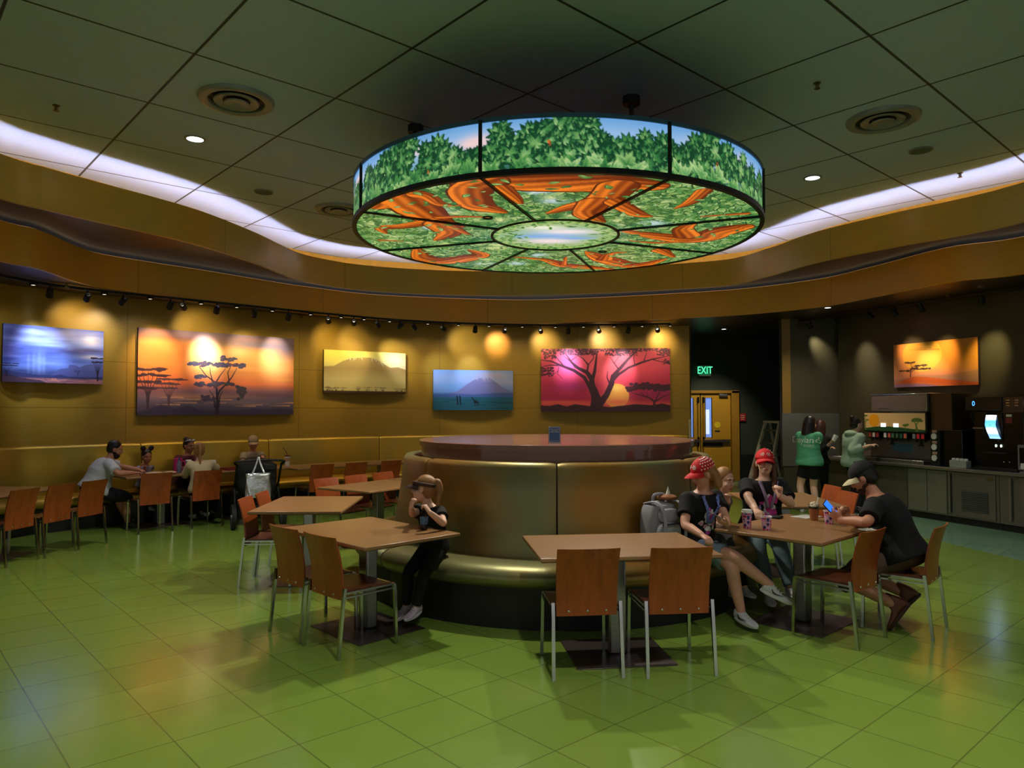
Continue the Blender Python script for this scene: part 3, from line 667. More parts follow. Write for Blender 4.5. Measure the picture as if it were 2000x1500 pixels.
# 4 blue mountain with giraffes
c = Canvas(210, 110); c.vgrad([(0, (120, 160, 220)), (.3, (170, 176, 220)), (.55, (110, 140, 204)), (.62, (50, 90, 140)), (.7, (30, 92, 110)), (1, (28, 70, 66))])
c.glow(.75, .12, .25, .1, (204, 180, 200), .7); c.glow(.2, .4, .25, .2, (110, 170, 240), .7)
c.below([0, .2, .3, .42, .5, .55, .7, .76, .85, .95, 1], [1, .58, .52, .34, .24, .2, .18, .26, .4, .5, .53], (124, 120, 176), .85, .02)
for _ in range(26): u = R2.uniform(.5, .75); c.stroke([(u, .2), (u+R2.normal(.02, .02), .3)], [.01, .002], (220, 200, 214), .5)
c.below([0, .2, .5, .8, 1], [.62, .58, .6, .56, .55], (64, 92, 160), .8, .02); c.below([0, .5, 1], [.68, .66, .67], (30, 96, 112), .9, .02)
for _ in range(20): c.stroke([(q := R2.random(), y := R2.uniform(.74, .97)), (q+.2, y)], [.003, .02], [(24, 60, 70), (40, 120, 110), (20, 52, 50)][R2.integers(3)], .5)
for u, s_ in ((.295, 1), (.33, 1)): c.stroke([(u, .67), (u+.004, .74), (u+.006, .86)], [.03, .03, .03], (16, 22, 44)); c.stroke([(u-.006, .655), (u+.004, .66)], [.02, .02], (16, 22, 44))
c.stroke([(.475, .67), (.5, .74), (.53, .79)], [.016, .02, .04], (14, 24, 30)); c.stroke([(.51, .79), (.545, .80)], [.05, .045], (14, 24, 30))
for u in (.51, .52, .54, .555): c.stroke([(u, .8), (u+.004, .9)], [.012, .008], (14, 24, 30))
wallhang(846, 1002, 1.68, 2.50, c, 'blue painting of a mountain with three small giraffes in front')
# 5 red tree
c = Canvas(340, 176); c.vgrad([(0, (214, 84, 96)), (.3, (226, 80, 104)), (.6, (206, 50, 84)), (.8, (190, 44, 84)), (.88, (240, 90, 90)), (1, (150, 40, 60))])
for u, v, ru, rv, q, o in ((.22, .3, .1, .2, (236, 120, 190), .8), (.25, .6, .2, .1, (160, 44, 106), .8), (.5, .35, .14, .3, (255, 104, 116), .8), (.75, .3, .2, .2, (246, 84, 100), .8), (.9, .72, .2, .08, (170, 50, 110), .7), (.1, .85, .3, .03, (250, 100, 90), .8), (.55, .8, .12, .1, (255, 160, 96), .7)): c.glow(u, v, ru, rv, q, o, 1.3)
c.ell(.59, .75, .095, .19, (252, 170, 84)); c.glow(.58, .63, .06, .06, (255, 206, 110), .9); c.glow(.6, .85, .1, .05, (250, 110, 90), .8)
K = (70, 38, 52)
c.below(np.linspace(0, 1, 16), [.9, .91, .88, .92, .88, .9, .92, .91, .93, .91, .9, .88, .89, .9, .87, .9], K); 
for pts, w in (([(.43, 1), (.435, .85), (.42, .7), (.40, .58), (.395, .48), (.36, .38), (.29, .31), (.24, .22), (.2, .1)], (.22, .17, .11, .085, .075, .06, .045, .03, .012)), ([(.42, .78), (.385, .62), (.34, .46), (.26, .35), (.16, .27), (.08, .2), (0, .18)], (.09, .06, .05, .045, .035, .02, .01)), ([(.4, .5), (.42, .36), (.43, .2), (.44, .05)], (.06, .045, .03, .02)), ([(.455, .88), (.51, .74), (.55, .56), (.56, .44), (.62, .31), (.68, .17), (.74, .05)], (.12, .085, .08, .06, .05, .04, .02)), ([(.55, .52), (.6, .42), (.68, .31), (.78, .23), (.86, .18), (1, .12)], (.06, .045, .035, .03, .02, .008)), ([(.36, .38), (.37, .26), (.33, .16), (.28, .1)], (.03, .022, .014, .006)), ([(.37, .26), (.41, .16), (.41, .08)], (.016, .012, .006)), ([(.16, .27), (.08, .26), (0, .29)], (.025, .016, .006)), ([(.27, .3), (.23, .2), (.3, .1)], (.02, .014, .006)), ([(.24, .22), (.18, .12)], (.014, .006)), ([(.535, .56), (.515, .46), (.52, .36)], (.022, .016, .008)), ([(.6, .32), (.565, .22), (.54, .14)], (.02, .014, .006)), ([(.57, .24), (.6, .15), (.64, .1)], (.012, .01, .005)), ([(.73, .27), (.72, .15), (.74, .08)], (.016, .012, .006)), ([(.8, .2), (.82, .08)], (.014, .008)), ([(.86, .18), (.94, .22), (1, .24)], (.014, .01, .006)), ([(.14, .3), (.13, .4), (.17, .48)], (.012, .008, .004)), ([(.13, .36), (.08, .44)], (.01, .005)), ([(.18, .28), (.12, .14), (.1, .1)], (.02, .01, .005))):
    c.stroke(pts, w, K)
for u0, u1, v0, v1, n in ((.0, 1, -.02, .05, 420), (.15, .45, .02, .1, 160), (.5, .75, .02, .12, 160), (0, .1, .3, .44, 90), (.9, 1, .02, .12, 60), (.02, .12, .05, .16, 60), (.95, 1, .18, .26, 20)):
    for _ in range(n): c.ell(R2.uniform(u0, u1), R2.uniform(v0, v1), R2.uniform(.003, .009), R2.uniform(.006, .014), (66+R2.integers(24), 40, 56))
for _ in range(150): q = R2.random(); c.ell(.86+(q-.5)*.38+R2.normal(0, .01), .62+R2.normal(0, .022)+.02*math.cos(q*9), .016, .022, (84, 44, 60))
for pts, w in (([(.875, .92), (.878, .84), (.84, .78), (.77, .74), (.7, .7)], (.04, .028, .02, .014, .006)), ([(.88, .86), (.9, .76), (.92, .68)], (.022, .016, .01)), ([(.885, .84), (.95, .76), (1, .72)], (.02, .014, .008)), ([(.83, .78), (.82, .7)], (.012, .006)), ([(.8, .75), (.77, .68)], (.01, .006))): c.stroke(pts, w, (78, 40, 58))
wallhang(1057, 1309, 1.65, 2.96, c, 'large red painting of a big bare-branched tree against the sun')
# 6 orange hill, right wall
c = Canvas(230, 120); c.vgrad([(0, (232, 146, 60)), (.3, (240, 172, 70)), (.6, (236, 160, 84)), (.75, (226, 140, 110)), (1, (150, 110, 150))])
c.glow(.05, .5, .2, .5, (232, 150, 110), .8); c.glow(.9, .3, .25, .4, (248, 156, 40), .8)
c.ell(.36, .28, .24, .38, (246, 196, 76), .75); c.glow(.36, .35, .2, .25, (255, 216, 100), .5)
for u, v in ((.35, .12), (.45, .17), (.3, .15)): c.stroke([(u-.1, v), (u+.12, v+.02)], [.008, .03], (190, 120, 40), .6)
c.below([0, .15, .35, .6, .8, 1], [.82, .78, .72, .74, .72, .66], (170, 130, 90), .55, .03)
c.below([0, .1, .25, .4, .7, 1], [.92, .84, .76, .77, .86, .93], (214, 96, 40), .95, .02); c.below([0, .1, .3, .6, 1], [.86, .92, .86, .93, 1.02], (230, 120, 60), .6, .05)
c.below([0, .2, .4, .6, .85], [.9, .9, .92, .98, 1.05], (140, 110, 160), .85, .04)
for pts, w in (([(.215, .76), (.22, .66), (.235, .55), (.22, .45)], (.025, .018, .012, .008)), ([(.22, .66), (.16, .63), (.13, .6)], (.014, .01, .006)), ([(.22, .66), (.28, .6), (.34, .53)], (.014, .01, .006)), ([(.235, .56), (.26, .52)], (.01, .006))): c.stroke(pts, w, (76, 40, 40))
for u0, u1, v in ((.15, .27, .44), (.27, .42, .52), (.28, .46, .6), (.08, .22, .62), (.22, .3, .58)):
    for _ in range(40): c.ell(R2.uniform(u0, u1), v+R2.normal(0, .008), .014, .010, (80, 52, 48))
q0, q1 = RW0, RWD; 
def on_rw(px, off=0.0):
    k = (px-1000)/F; p0 = RW0+RWN*off; t = (k*p0.y-p0.x)/(RWD.x-k*RWD.y); return p0+RWD*t
hang(on_rw(1747, .06), on_rw(1912, .06), 2.07, 2.80, c, 'orange painting of a small tree on a hill above the soda counter')

# ------------------------------------------------------------------ track lights
trk = curve2([radial(p, -.72) for p in CW][::6], 4)
tb = MB().sqtube([(p.x, p.y, ZB0-.035) for p in trk], .036); tt = tb.obj('lighting_track', BLACK)
tag(tt, 'black lighting track curving along the low soffit in front of the gold wall', 'lighting track')
wt = [RW0+RWN*.62+RWD*d for d in (-.9, 1, 3, 5, 6)]
t2 = MB().sqtube([(p.x, p.y, ZB0-.035) for p in wt], .036).obj('lighting_track', BLACK)
tag(t2, 'black lighting track under the soffit above the soda counter', 'lighting track')
def track_head(p, tgt, col, energy, spot, label, lens):
    t = thing('track_spotlight', label, 'spotlight', (p.x, p.y, ZB0-.05), 0, 'track spotlights')
    d = (Vector(tgt)-Vector((p.x, p.y, ZB0-.14))).normalized(); R = d.to_track_quat('Z', 'Y').to_matrix().to_4x4()
    MB().tube([(0, 0, 0), (0, 0, -.07)], .012, 8).obj('stem', BLACK, t)
    b = MB().lathe([(.03, -.075), (.042, -.06), (.048, .055), (.040, .055), (.036, .02)], 18, close=True); b.xf(Matrix.Translation((0, 0, -.1)) @ R); b.obj('lamp_head', BLACK, t)
    b = MB().lathe([(.037, .03), (.037, .024)], 14); b.xf(Matrix.Translation((0, 0, -.1)) @ R); b.obj('lens', lens, t)
    lamp('track_beam', 'SPOT', Vector((p.x, p.y, ZB0-.15))+d*.07, energy, col, tgt, t, .05, spot, 1.0)
LENS = M('spot_lens', (1, .9, .7, 1), emit=1.5, var=0); LENSP = M('spot_lens_violet', (.75, .5, 1, 1), emit=14, var=0); LENSR = M('spot_lens_red', (1, .25, .15, 1), emit=14, var=0)
WARM, WHT, YEL, ORG, BLU, PUR = (1, .86, .6), (1, .97, .95), (1, .8, .35), (1, .62, .3), (.6, .74, 1), (.9, .7, 1)
PW = 2.1
HEADS = [(-40, 20, 700, BLU, 14, 44), (93, 75, 700, BLU, 62, 40), (167, 150, 640, YEL, 34, 40), (237, 185, 660, WHT, 34, 36), (330, 300, 700, ORG, 70, 44), (355, 385, 650, WARM, 60, 34), (421, 398, 700, WHT, 120, 30), (495, 480, 700, WARM, 40, 44), (562, 535, 700, WHT, 66, 34),
         (640, 645, 670, YEL, 44, 34), (690, 690, 668, WARM, 40, 30), (737, 775, 700, WHT, 60, 32), (780, 660, 720, YEL, 30, 40), (808, 880, 745, BLU, 56, 34), (865, 912, 672, WHT, 70, 30), (928, 920, 740, BLU, 44, 36), (986, 972, 672, ORG, 80, 26), (1056, 1065, 672, YEL, 50, 32), (1110, 1108, 715, PUR, 60, 34), (1170, 1180, 668, WARM, 60, 32), (1228, 1210, 730, WHT, 60, 34), (1285, 1292, 668, YEL, 60, 30), (1320, 1270, 735, PUR, 50, 38)]
def ords(i): return ['first', 'second', 'third', 'fourth', 'fifth', 'sixth', 'seventh', 'eighth', 'ninth', 'tenth', 'eleventh', 'twelfth', 'thirteenth', 'fourteenth', 'fifteenth', 'sixteenth', 'seventeenth', 'eighteenth', 'nineteenth', 'twentieth', 'twenty-first', 'twenty-second', 'twenty-third', 'twenty-fourth'][i]
for i, (px, tx, ty, col, e, sp) in enumerate(HEADS):
    p = on_curve(px, trk); q = on_curve(tx, CW)
    if p is None or q is None: continue
    tgt = P(tx, ty, q.y)
    track_head(p, tgt, col, e*PW*(.30 if ty < 675 else .5 if ty < 695 else .8), sp*(2.0 if ty < 695 else 1.45), 'small black track spotlight above the gold wall, %s from the far left' % ords(i), LENSP if px == 421 else LENS)
for i, px in enumerate((-60, 60, 200, 290, 390, 460, 530, 605, 665, 710, 760, 835, 895, 955, 1020, 1085, 1140, 1200, 1255, 1310)):  # second row of wide floods, added only to brighten the wall
    p = on_curve(px, trk); q = on_curve(px, CW)
    if p is None or q is None: continue
    e = 21
    if px < 150: e = 5
    tgt = (q.x, q.y, 1.75); t = thing('added_washer', 'small black washer added on the track above the gold wall, %s from the far left' % ords(i), 'spotlight', (p.x, p.y, ZB0-.05), 0, 'washers added on the track')
    MB().box((0, 0, -.015), (.07, .07, .03)).obj('housing', BLACK, t, bevel=.006)
    MB().lathe([(.024, -.031), (.001, -.032)], 12).obj('lens', LENS, t)
    lamp('added_washer_beam', 'SPOT', (p.x, p.y, ZB0-.09), e, (1, .84, .56) if px > 300 else (.9, .9, 1), tgt, t, .06, 115, 1.0)
for i, (s_, tx, ty, col, e) in enumerate(((-.2, 1612, 715, WARM, 26), (1.2, 1790, 700, ORG, 30), (2.2, 1850, 700, ORG, 34), (3.2, 1935, 700, YEL, 44), (.4, 1695, 705, WARM, 26), (1.7, 1830, 760, WARM, 40))):  # trailing heads added to brighten the dim right wall
    p = RW0+RWN*.62+RWD*s_; q = on_rw(tx); tgt = P(tx, ty, q.y)
    track_head(p, tgt, col, e*PW, 44, 'small black track spotlight above the soda counter, %s from the alcove corner' % ords(i), LENSR if i == 1 else LENS)
# ------------------------------------------------------------------ upholstered seats
def vinyl(name, c1, c2, rough=.40):
    m = bpy.data.materials.new(name); nt, N, L, B = nodes(m); g = N.new('ShaderNodeNewGeometry')
    n1 = N.new('ShaderNodeTexNoise'); n1.inputs['Scale'].default_value = 1.1; n1.inputs['Detail'].default_value = 2; L.new(g.outputs['Position'], n1.inputs[0])
    mx = N.new('ShaderNodeMix'); mx.data_type = 'RGBA'; mx.inputs[6].default_value = c1; mx.inputs[7].default_value = c2
    rp = N.new('ShaderNodeMapRange'); rp.inputs[1].default_value = .38; rp.inputs[2].default_value = .62; L.new(n1.outputs[0], rp.inputs[0]); L.new(rp.outputs[0], mx.inputs[0]); L.new(mx.outputs[2], B.inputs['Base Color'])
    n2 = N.new('ShaderNodeTexNoise'); n2.inputs['Scale'].default_value = 5; n2.inputs['Detail'].default_value = 5; L.new(g.outputs['Position'], n2.inputs[0])
    bp = N.new('ShaderNodeBump'); bp.inputs['Strength'].default_value = .12; bp.inputs['Distance'].default_value = .03; L.new(n2.outputs[0], bp.inputs['Height']); L.new(bp.outputs[0], B.inputs['Normal'])
    B.inputs['Roughness'].default_value = rough; B.inputs['Metallic'].default_value = .6; return m
VIN = vinyl('metallic_olive_vinyl', C(168, 120, 52), C(132, 130, 86))
VIN2 = vinyl('metallic_gold_vinyl', C(196, 150, 40), C(170, 142, 60), .4)
PLINTH = M('black_plinth', C(15, 14, 14), rough=.5)
TABLEM = M('tan_laminate', C(146, 106, 68), rough=.30, var=.03, vs=40, spec=.5)
TABEDGE = M('laminate_edge', C(186, 150, 106), rough=.4, var=.05)
COUNTM = M('brown_laminate', C(140, 98, 84), rough=.12, var=.04, vs=30)
def arc_sweep(prof, a0, a1, n, cx=CX, cy=CY):
    """profile (r, z) swept about the seat centre from angle a0 to a1 (degrees, 0 towards the camera, + to the right)"""
    rows = []
    for i in range(n+1):
        t = i/n; a = math.radians(a0+(a1-a0)*t); e = min(t, 1-t)*abs(math.radians(a1-a0)); k = 1-math.exp(-(e/.018)**1.2) if e < .2 else 1.0
        s, c = math.sin(a), math.cos(a); row = []
        rm = sum(p[0] for p in prof)/len(prof); zm = sum(p[1] for p in prof)/len(prof); q = .86+.14*k
        for r, z in prof:
            rr = rm+(r-rm)*q; z2 = zm+(z-zm)*(.97+.03*k); row.append(Vector((rr*s, -rr*c, z2)))
        rows.append(row)
    return MB().strip(rows, True)
cuts = [-156, -104, -52, -3, 46, 98, 150, 204]
names = ['back left', 'far left', 'left', 'front left', 'front right', 'right', 'back']
for i in range(7):
    a0, a1 = cuts[i]+.25, cuts[i+1]-.25
    lb = ['olive metallic vinyl round banquette section on the far side left', 'olive metallic vinyl banquette section left of the girl, behind her table', 'olive metallic vinyl banquette section the girl in the visor leans on',
          'olive metallic vinyl banquette section behind the front table', 'olive metallic vinyl banquette section the woman in red polka-dot cap sits on', 'olive metallic vinyl banquette section the woman facing us sits on', 'olive metallic vinyl banquette section on the far side facing the wall'][i]
    t = thing('banquette_section', lb, 'banquette', (CX, CY, 0), 0, 'sections of the round banquette')
    a0b, a1b = a0, a1
    bk = [(1.50, .46), (1.46, .9), (1.44, 1.20), (1.455, 1.235), (1.49, 1.25), (1.53, 1.245), (1.555, 1.21), (1.575, 1.0), (1.62, .7), (1.66, .50), (1.655, .46)]
    arc_sweep(bk, a0, a1, 34).obj('backrest', VIN, t, sharp=60)
    st = [(1.56, .33), (1.56, .46), (1.62, .485), (1.80, .495), (1.94, .485), (2.01, .455), (2.04, .41), (2.03, .36), (1.99, .325), (1.80, .32)]
    arc_sweep(st, a0, a1, 34).obj('seat', VIN, t, sharp=60)
    arc_sweep([(1.5, .0), (1.5, .33), (1.96, .33), (1.95, 0)], a0-.2, a1+.2, 30).obj('plinth', PLINTH, t)
t = thing('round_counter', 'round brown laminate counter in the middle of the circular banquette', 'counter', (CX, CY, 0))
MB().lathe([(1.40, 1.335), (1.40, 1.383), (1.392, 1.39), (0.01, 1.39), (.01, 1.335)], 128, close=True).obj('top', COUNTM, t)
MB().lathe([(1.378, .0), (1.378, 1.335), (1.3, 1.335), (1.3, 0)], 128, close=True).obj('fascia', COUNTM, t)
# small framed card standing on the counter
p = PZ(1083, 866, 1.39); t = thing('counter_sign', 'small blue framed card with white lettering standing on the round counter', 'sign', (p.x, p.y, 1.39), -.06)
Rt = Matrix.Rotation(-.14, 4, 'X')
b = MB().box((0, .012, .075), (.108, .012, .150)).xf(Rt); b.obj('frame', M('dark_blue_acrylic', C(26, 40, 76), rough=.25), t, bevel=.002)
b = MB().box((0, .0035, .077), (.100, .004, .138)).xf(Rt); b.obj('border', M('card_white', C(206, 214, 228), rough=.5), t)
b = MB().box((0, .0012, .077), (.092, .002, .130)).xf(Rt); b.obj('card', M('card_blue', C(64, 104, 162), rough=.5), t)
b = MB().box((0, .05, .004), (.1, .09, .006)); b.obj('foot', M('clear_acrylic', C(200, 206, 214), rough=.1), t)
for s, z, sz in (('WHEN YOU VISIT', .126, .0125), ('THE WILD', .114, .0125), ('PLEASE SHARE', .102, .0125), ('THANK YOU FOR YOUR HELP', .022, .006)):
    b = text_mb(s, sz); b.xf(Rt @ Matrix.Translation((0, -.0006, z)) @ Matrix.Rotation(PI/2, 4, 'X')); b.obj('lettering', M('letter_white', C(236, 238, 240), rough=.5), t)
# bench along the gold wall
def seg_curve(p0, p1):
    a, b = on_curve(p0, CW) if p0 > -500 else CW[6], on_curve(p1, CW)
    inner = [q for q in CW if (q.x-a.x)*(b.x-a.x)+(q.y-a.y)*(b.y-a.y) > .02 and (q.x-b.x)*(a.x-b.x)+(q.y-b.y)*(a.y-b.y) > .02]
    return [a]+inner+[b]
bl = [-999, -160, 268, 520, 738, 940, 1139, 1345]
wl_ = ['beyond the blue painting at the left edge', 'behind the row of chairs at far left', 'behind the seated family', 'behind the white cup with a straw', 'left of the round counter, under the pale mountain painting', 'under the blue mountain painting', 'under the red tree painting']
def sweep_wall(crv, prof, shrink=0.006):
    pts = [Vector(q) for q in crv]
    L = sum((b-a).length for a, b in zip(pts[:-1], pts[1:])); rs = []; n = max(8, int(L/.12))
    cum = [0]
    for a, b in zip(pts[:-1], pts[1:]): cum.append(cum[-1]+(b-a).length)
    for i in range(n+1):
        s = shrink+(L-2*shrink)*i/n; j = max(k for k in range(len(cum)) if cum[k] <= s+1e-9); j = min(j, len(pts)-2)
        q = pts[j].lerp(pts[j+1], (s-cum[j])/(cum[j+1]-cum[j])); e = min(s, L-s); k = 1-math.exp(-(e/.03)**1.2)
        om = sum(p[0] for p in prof)/len(prof); zm = sum(p[1] for p in prof)/len(prof); row = []
        for o, z in prof:
            o2 = om+(o-om)*(.85+.15*k); z2 = zm+(z-zm)*(.965+.035*k); w = radial(q, -o2); row.append(Vector((w.x, w.y, z2)))
        rs.append(row)
    return MB().strip(rs, True)
for i in range(7):
    crv = seg_curve(bl[i], bl[i+1]); m = crv[len(crv)//2]
    t = thing('booth_bench', 'gold metallic vinyl wall bench section '+wl_[i], 'bench', (m.x, m.y, 0), 0, 'wall bench sections'); off = (m.x, m.y, 0)
    for nm, prof, mt in (('backrest', [(.02, .46), (.015, 1.13), (.03, 1.165), (.07, 1.18), (.11, 1.17), (.135, 1.13), (.15, .8), (.19, .5), (.18, .46)], VIN2), ('seat', [(.10, .34), (.10, .46), (.2, .485), (.45, .485), (.57, .46), (.60, .41), (.58, .35), (.5, .33)], VIN2), ('plinth', [(.02, 0), (.02, .34), (.50, .34), (.50, 0)], PLINTH)):
        b = sweep_wall(crv, prof, .006); b.v = [v-Vector(off) for v in b.v]; b.obj(nm, mt, t, sharp=60)

# ------------------------------------------------------------------ tables
def make_table(label, L=1.2, W=.86):
    t = thing('dining_table', label, 'table', (0, 0, 0), 0, 'laminate dining tables')
    MB().box((0, 0, .737), (L, W, .026)).obj('tabletop', TABLEM, t, bevel=.006)
    MB().box((0, 0, .7235), (L-.01, W-.01, .004)).obj('underside', M('table_underside', C(60, 44, 34), rough=.6) if 'table_underside' not in bpy.data.materials else bpy.data.materials['table_underside'], t)
    MB().box((0, 0, .362), (.12, .10, .71)).obj('column', STEEL, t, bevel=.012)
    MB().box((0, 0, .716), (.42, .34, .012)).obj('top_plate', DSTEEL, t)
    MB().box((0, 0, .0035), (.68, .60, .006)).obj('base_plate', DSTEEL, t, bevel=.002)
    return t
T = {}
protoT = None
def table(key, x, y, deg, label):
    global protoT
    if protoT is None: o = protoT = make_table(label); o.location = (x, y, 0); o.rotation_euler.z = math.radians(deg)
    else: o = dup(protoT, (x, y, 0), math.radians(deg), label)
    T[key] = o; return o
table('front', .725, 5.13, 7, 'tan laminate table right in front of the round banquette, two chairs at it')
table('girl', -1.12, 5.72, -45, 'tan laminate table the girl in the visor leans on')
table('left', -2.03, 7.36, 92, 'tan empty laminate table behind the girl\'s table')
table('leftback', -1.67, 9.14, 57, 'tan empty laminate table behind the left side of the round banquette')
table('leftback2', -.98, 10.2, 57, 'tan laminate table mostly hidden behind the round banquette')
table('right', 2.33, 5.90, 43, 'tan laminate table with coffee cups on it')
table('rightback', 2.86, 7.72, 88, 'tan empty laminate table behind the woman facing us')
table('backright', 2.10, 9.52, 130, 'tan laminate table corner near the yellow double door')
table('wall_a', -3.26, 12.32, 44, 'tan laminate wall bench table with the white straw cup')
table('wall_b', -2.36, 13.18, 42, 'tan laminate wall bench table right of the straw cup')
table('family_a', -5.20, 10.83, 45, 'tan laminate table of the bearded man in white')
table('family_b', -4.34, 11.69, 45, 'tan laminate table between the two seated women')
table('farleft_a', -5.95, 8.36, 86, 'tan laminate table behind the row of chairs at far left')
table('farleft_b', -6.03, 7.14, 86, 'tan laminate table cut by the left edge')

# ------------------------------------------------------------------ chairs : local frame, sitter looks along +y, back panel at -y
def plyw(name, c):
    m = bpy.data.materials.new(name); nt, N, L, B = nodes(m); tc = N.new('ShaderNodeTexCoord'); oi = N.new('ShaderNodeObjectInfo')
    ad = N.new('ShaderNodeVectorMath'); ad.operation = 'ADD'; L.new(tc.outputs['Object'], ad.inputs[0]); L.new(oi.outputs['Random'], ad.inputs[1])
    mp = N.new('ShaderNodeMapping'); mp.inputs['Scale'].default_value = (9, 9, 1.6); L.new(ad.outputs[0], mp.inputs[0])
    n1 = N.new('ShaderNodeTexNoise'); n1.inputs['Scale'].default_value = 2.2; n1.inputs['Detail'].default_value = 7; n1.inputs['Distortion'].default_value = .8; L.new(mp.outputs[0], n1.inputs[0])
    cr = N.new('ShaderNodeValToRGB'); cr.color_ramp.elements[0].position = .3; cr.color_ramp.elements[1].position = .75
    cr.color_ramp.elements[0].color = tuple(x*.72 for x in c[:3])+(1,); cr.color_ramp.elements[1].color = tuple(min(1, x*1.22) for x in c[:3])+(1,)
    L.new(n1.outputs[0], cr.inputs[0]); L.new(cr.outputs[0], B.inputs['Base Color']); B.inputs['Roughness'].default_value = .34; return m
PLY = plyw('stained_plywood', C(150, 70, 28))
PLYD = plyw('stained_plywood_seat', C(112, 56, 32))
def make_chair(label):
    t = thing('dining_chair', label, 'chair', (0, 0, 0), 0, 'plywood dining chairs')
    rows = []
    for i in range(13):
        f = i/12; z = .385+.435*f; y0 = -.205-.018*math.sin(f*PI*.5)-.055*f**2.2+.012*math.sin(f*PI); w = .196+.006*f; row = []
        for s_ in (1, -1):
            for j in range(9):
                u = (j/8*2-1)*s_; row.append(Vector((u*w, y0-.022*(1-u*u)*(.25+.75*f)-(0 if s_ > 0 else .013), z)))
        rows.append(row)
    MB().strip(rows, True).obj('backrest', PLY, t, sharp=45)
    rows = []
    for i in range(9):
        f = i/8; y = -.20+.42*f; row = []
        for s_ in (1, -1):
            for j in range(9):
                u = (j/8*2-1)*s_; row.append(Vector((u*.208, y, .452-.012*(1-u*u)*(1-f*.6)-.014*max(0, f-.75)*4*f+(0 if s_ > 0 else -.012))))
        rows.append(row)
    MB().strip(rows, True).obj('seat', PLYD, t, sharp=45)
    for s_ in (-1, 1):
        MB().sqtube([(s_*.218, -.212, .47), (s_*.218, -.222, .40), (s_*.222, -.262, 0.0)], .021).obj('rear_leg', CHROME, t)
        MB().sqtube([(s_*.212, .205, .432), (s_*.214, .212, .38), (s_*.218, .222, .0075)], .021).obj('front_leg', CHROME, t)
        MB().sqtube([(s_*.216, -.22, .405), (s_*.213, .207, .405)], .012).obj('side_rail', CHROME, t)
        MB().sqtube([(s_*.216, -.21, .434), (s_*.212, .205, .434)], .014).obj('seat_rail', CHROME, t)
    MB().sqtube([(-.212, .207, .430), (.212, .207, .430)], .014).obj('front_rail', CHROME, t)
    for x in (-.12, 0, .12):
        MB().lathe([(.0085, 0), (.006, .004), (.001, .005)], 10, M=Matrix.Rotation(PI/2, 3, 'X')).obj('rivet', CHROME, t).location = (x, -.2415, .42)
    return t
protoC = None; CHAIRS = []
def chair(x, y, deg, label):
    """x,y: middle between the rear leg feet; deg: plan direction the sitter looks"""
    global protoC
    a = math.radians(deg); fx, fy = math.cos(a), math.sin(a); loc = (x+.262*fx, y+.262*fy, 0); rz = a-PI/2
    if protoC is None: o = protoC = make_chair(label); o.location = loc; o.rotation_euler.z = rz
    else: o = dup(protoC, loc, rz, label)
    CHAIRS.append(o); return o
chair(.48, 4.63, 97, 'plywood chair at the front table, left of the pair with backs to us')
chair(1.075, 4.67, 96, 'plywood chair at the front table, right of the pair with backs to us')
chair(-1.33, 5.13, 46, 'plywood chair at the girl\'s table, nearer of the overlapping pair')
chair(-1.69, 5.475, 46, 'plywood chair at the girl\'s table, farther of the overlapping pair')
chair(2.60, 5.325, 130, 'empty plywood chair beside the man in the black cap')
chair(3.22, 5.545, 138, 'plywood chair the man in the black cap sits on')
chair(-2.61, 7.22, 2, 'plywood chair pushed under the left end of the empty table, nearer of two')
chair(-2.61, 7.70, 2, 'plywood chair under the left end of the empty table, farther of two')
for (a, o, w) in ((.36, .26, 'nearest'), (.88, .26, 'middle'), (1.40, .26, 'farthest')):
    u = Vector((math.cos(math.radians(57)), math.sin(math.radians(57)))); n = Vector((-u.y, u.x)); p = Vector((-2.33, 8.84))+u*a+n*o
    chair(p.x, p.y, -33, 'plywood chair facing us behind the empty back left table, %s of three' % w)
for (a, w) in ((.30, 'leftmost'), (.92, 'middle'), (1.60, 'rightmost')):
    u = Vector((math.cos(math.radians(43)), math.sin(math.radians(43)))); n = Vector((-u.y, u.x)); p = Vector((-3.38, 11.60))+u*a-n*.20
    chair(p.x, p.y, 133, 'plywood chair with its back to us at the straw cup table, %s of three' % w)
for (x, y, w) in ((3.64, 8.35, 'farther'), (3.54, 7.74, 'nearer')):
    chair(x, y, 182, 'plywood chair right of the empty back right table, %s of two' % w)
chair(-4.885, 10.06, 135, 'empty plywood chair with its back to us at the bearded man\'s table')
chair(-4.37, 10.52, 137, 'plywood chair the ponytailed woman in cream sits on')
for (x, y, d, w) in ((-5.41, 7.42, 172, 'first from the left edge'), (-5.37, 8.06, 172, 'second from the left edge'), (-5.275, 8.57, 170, 'third from the left edge'), (-5.165, 9.05, 168, 'fourth from the left edge')):
    chair(x, y, d, 'plywood chair in the far left row, '+w)
# ------------------------------------------------------------------ door, signs and ladder in the recess
DOORM = M('yellow_door_paint', C(178, 134, 36), rough=.4, var=.04); DFRM = M('ochre_door_frame', C(150, 110, 30), rough=.45)
DY = 17.36
def dx(px, Y=DY): return (px-1000)/F*Y
def dz(py, Y=DY): return P(1000, py, Y).z
t = bpy.data.objects.new('door_1', None); COL.objects.link(t); t.location = (dx(1368), DY, 0); struct(t); ox = dx(1368)
zt = dz(768)
for nm, xa, xb in (('jamb_left', 1312, 1322), ('jamb_right', 1427, 1442)): MB().box(((dx(xa)+dx(xb))/2-ox, 0, (zt+.06)/2), (dx(xb)-dx(xa), .16, zt+.06)).obj('door_jamb', DFRM, t, bevel=.01)
MB().box(((dx(1312)+dx(1442))/2-ox, 0, zt+.03), (dx(1442)-dx(1312), .16, .07)).obj('door_header', DFRM, t, bevel=.01)
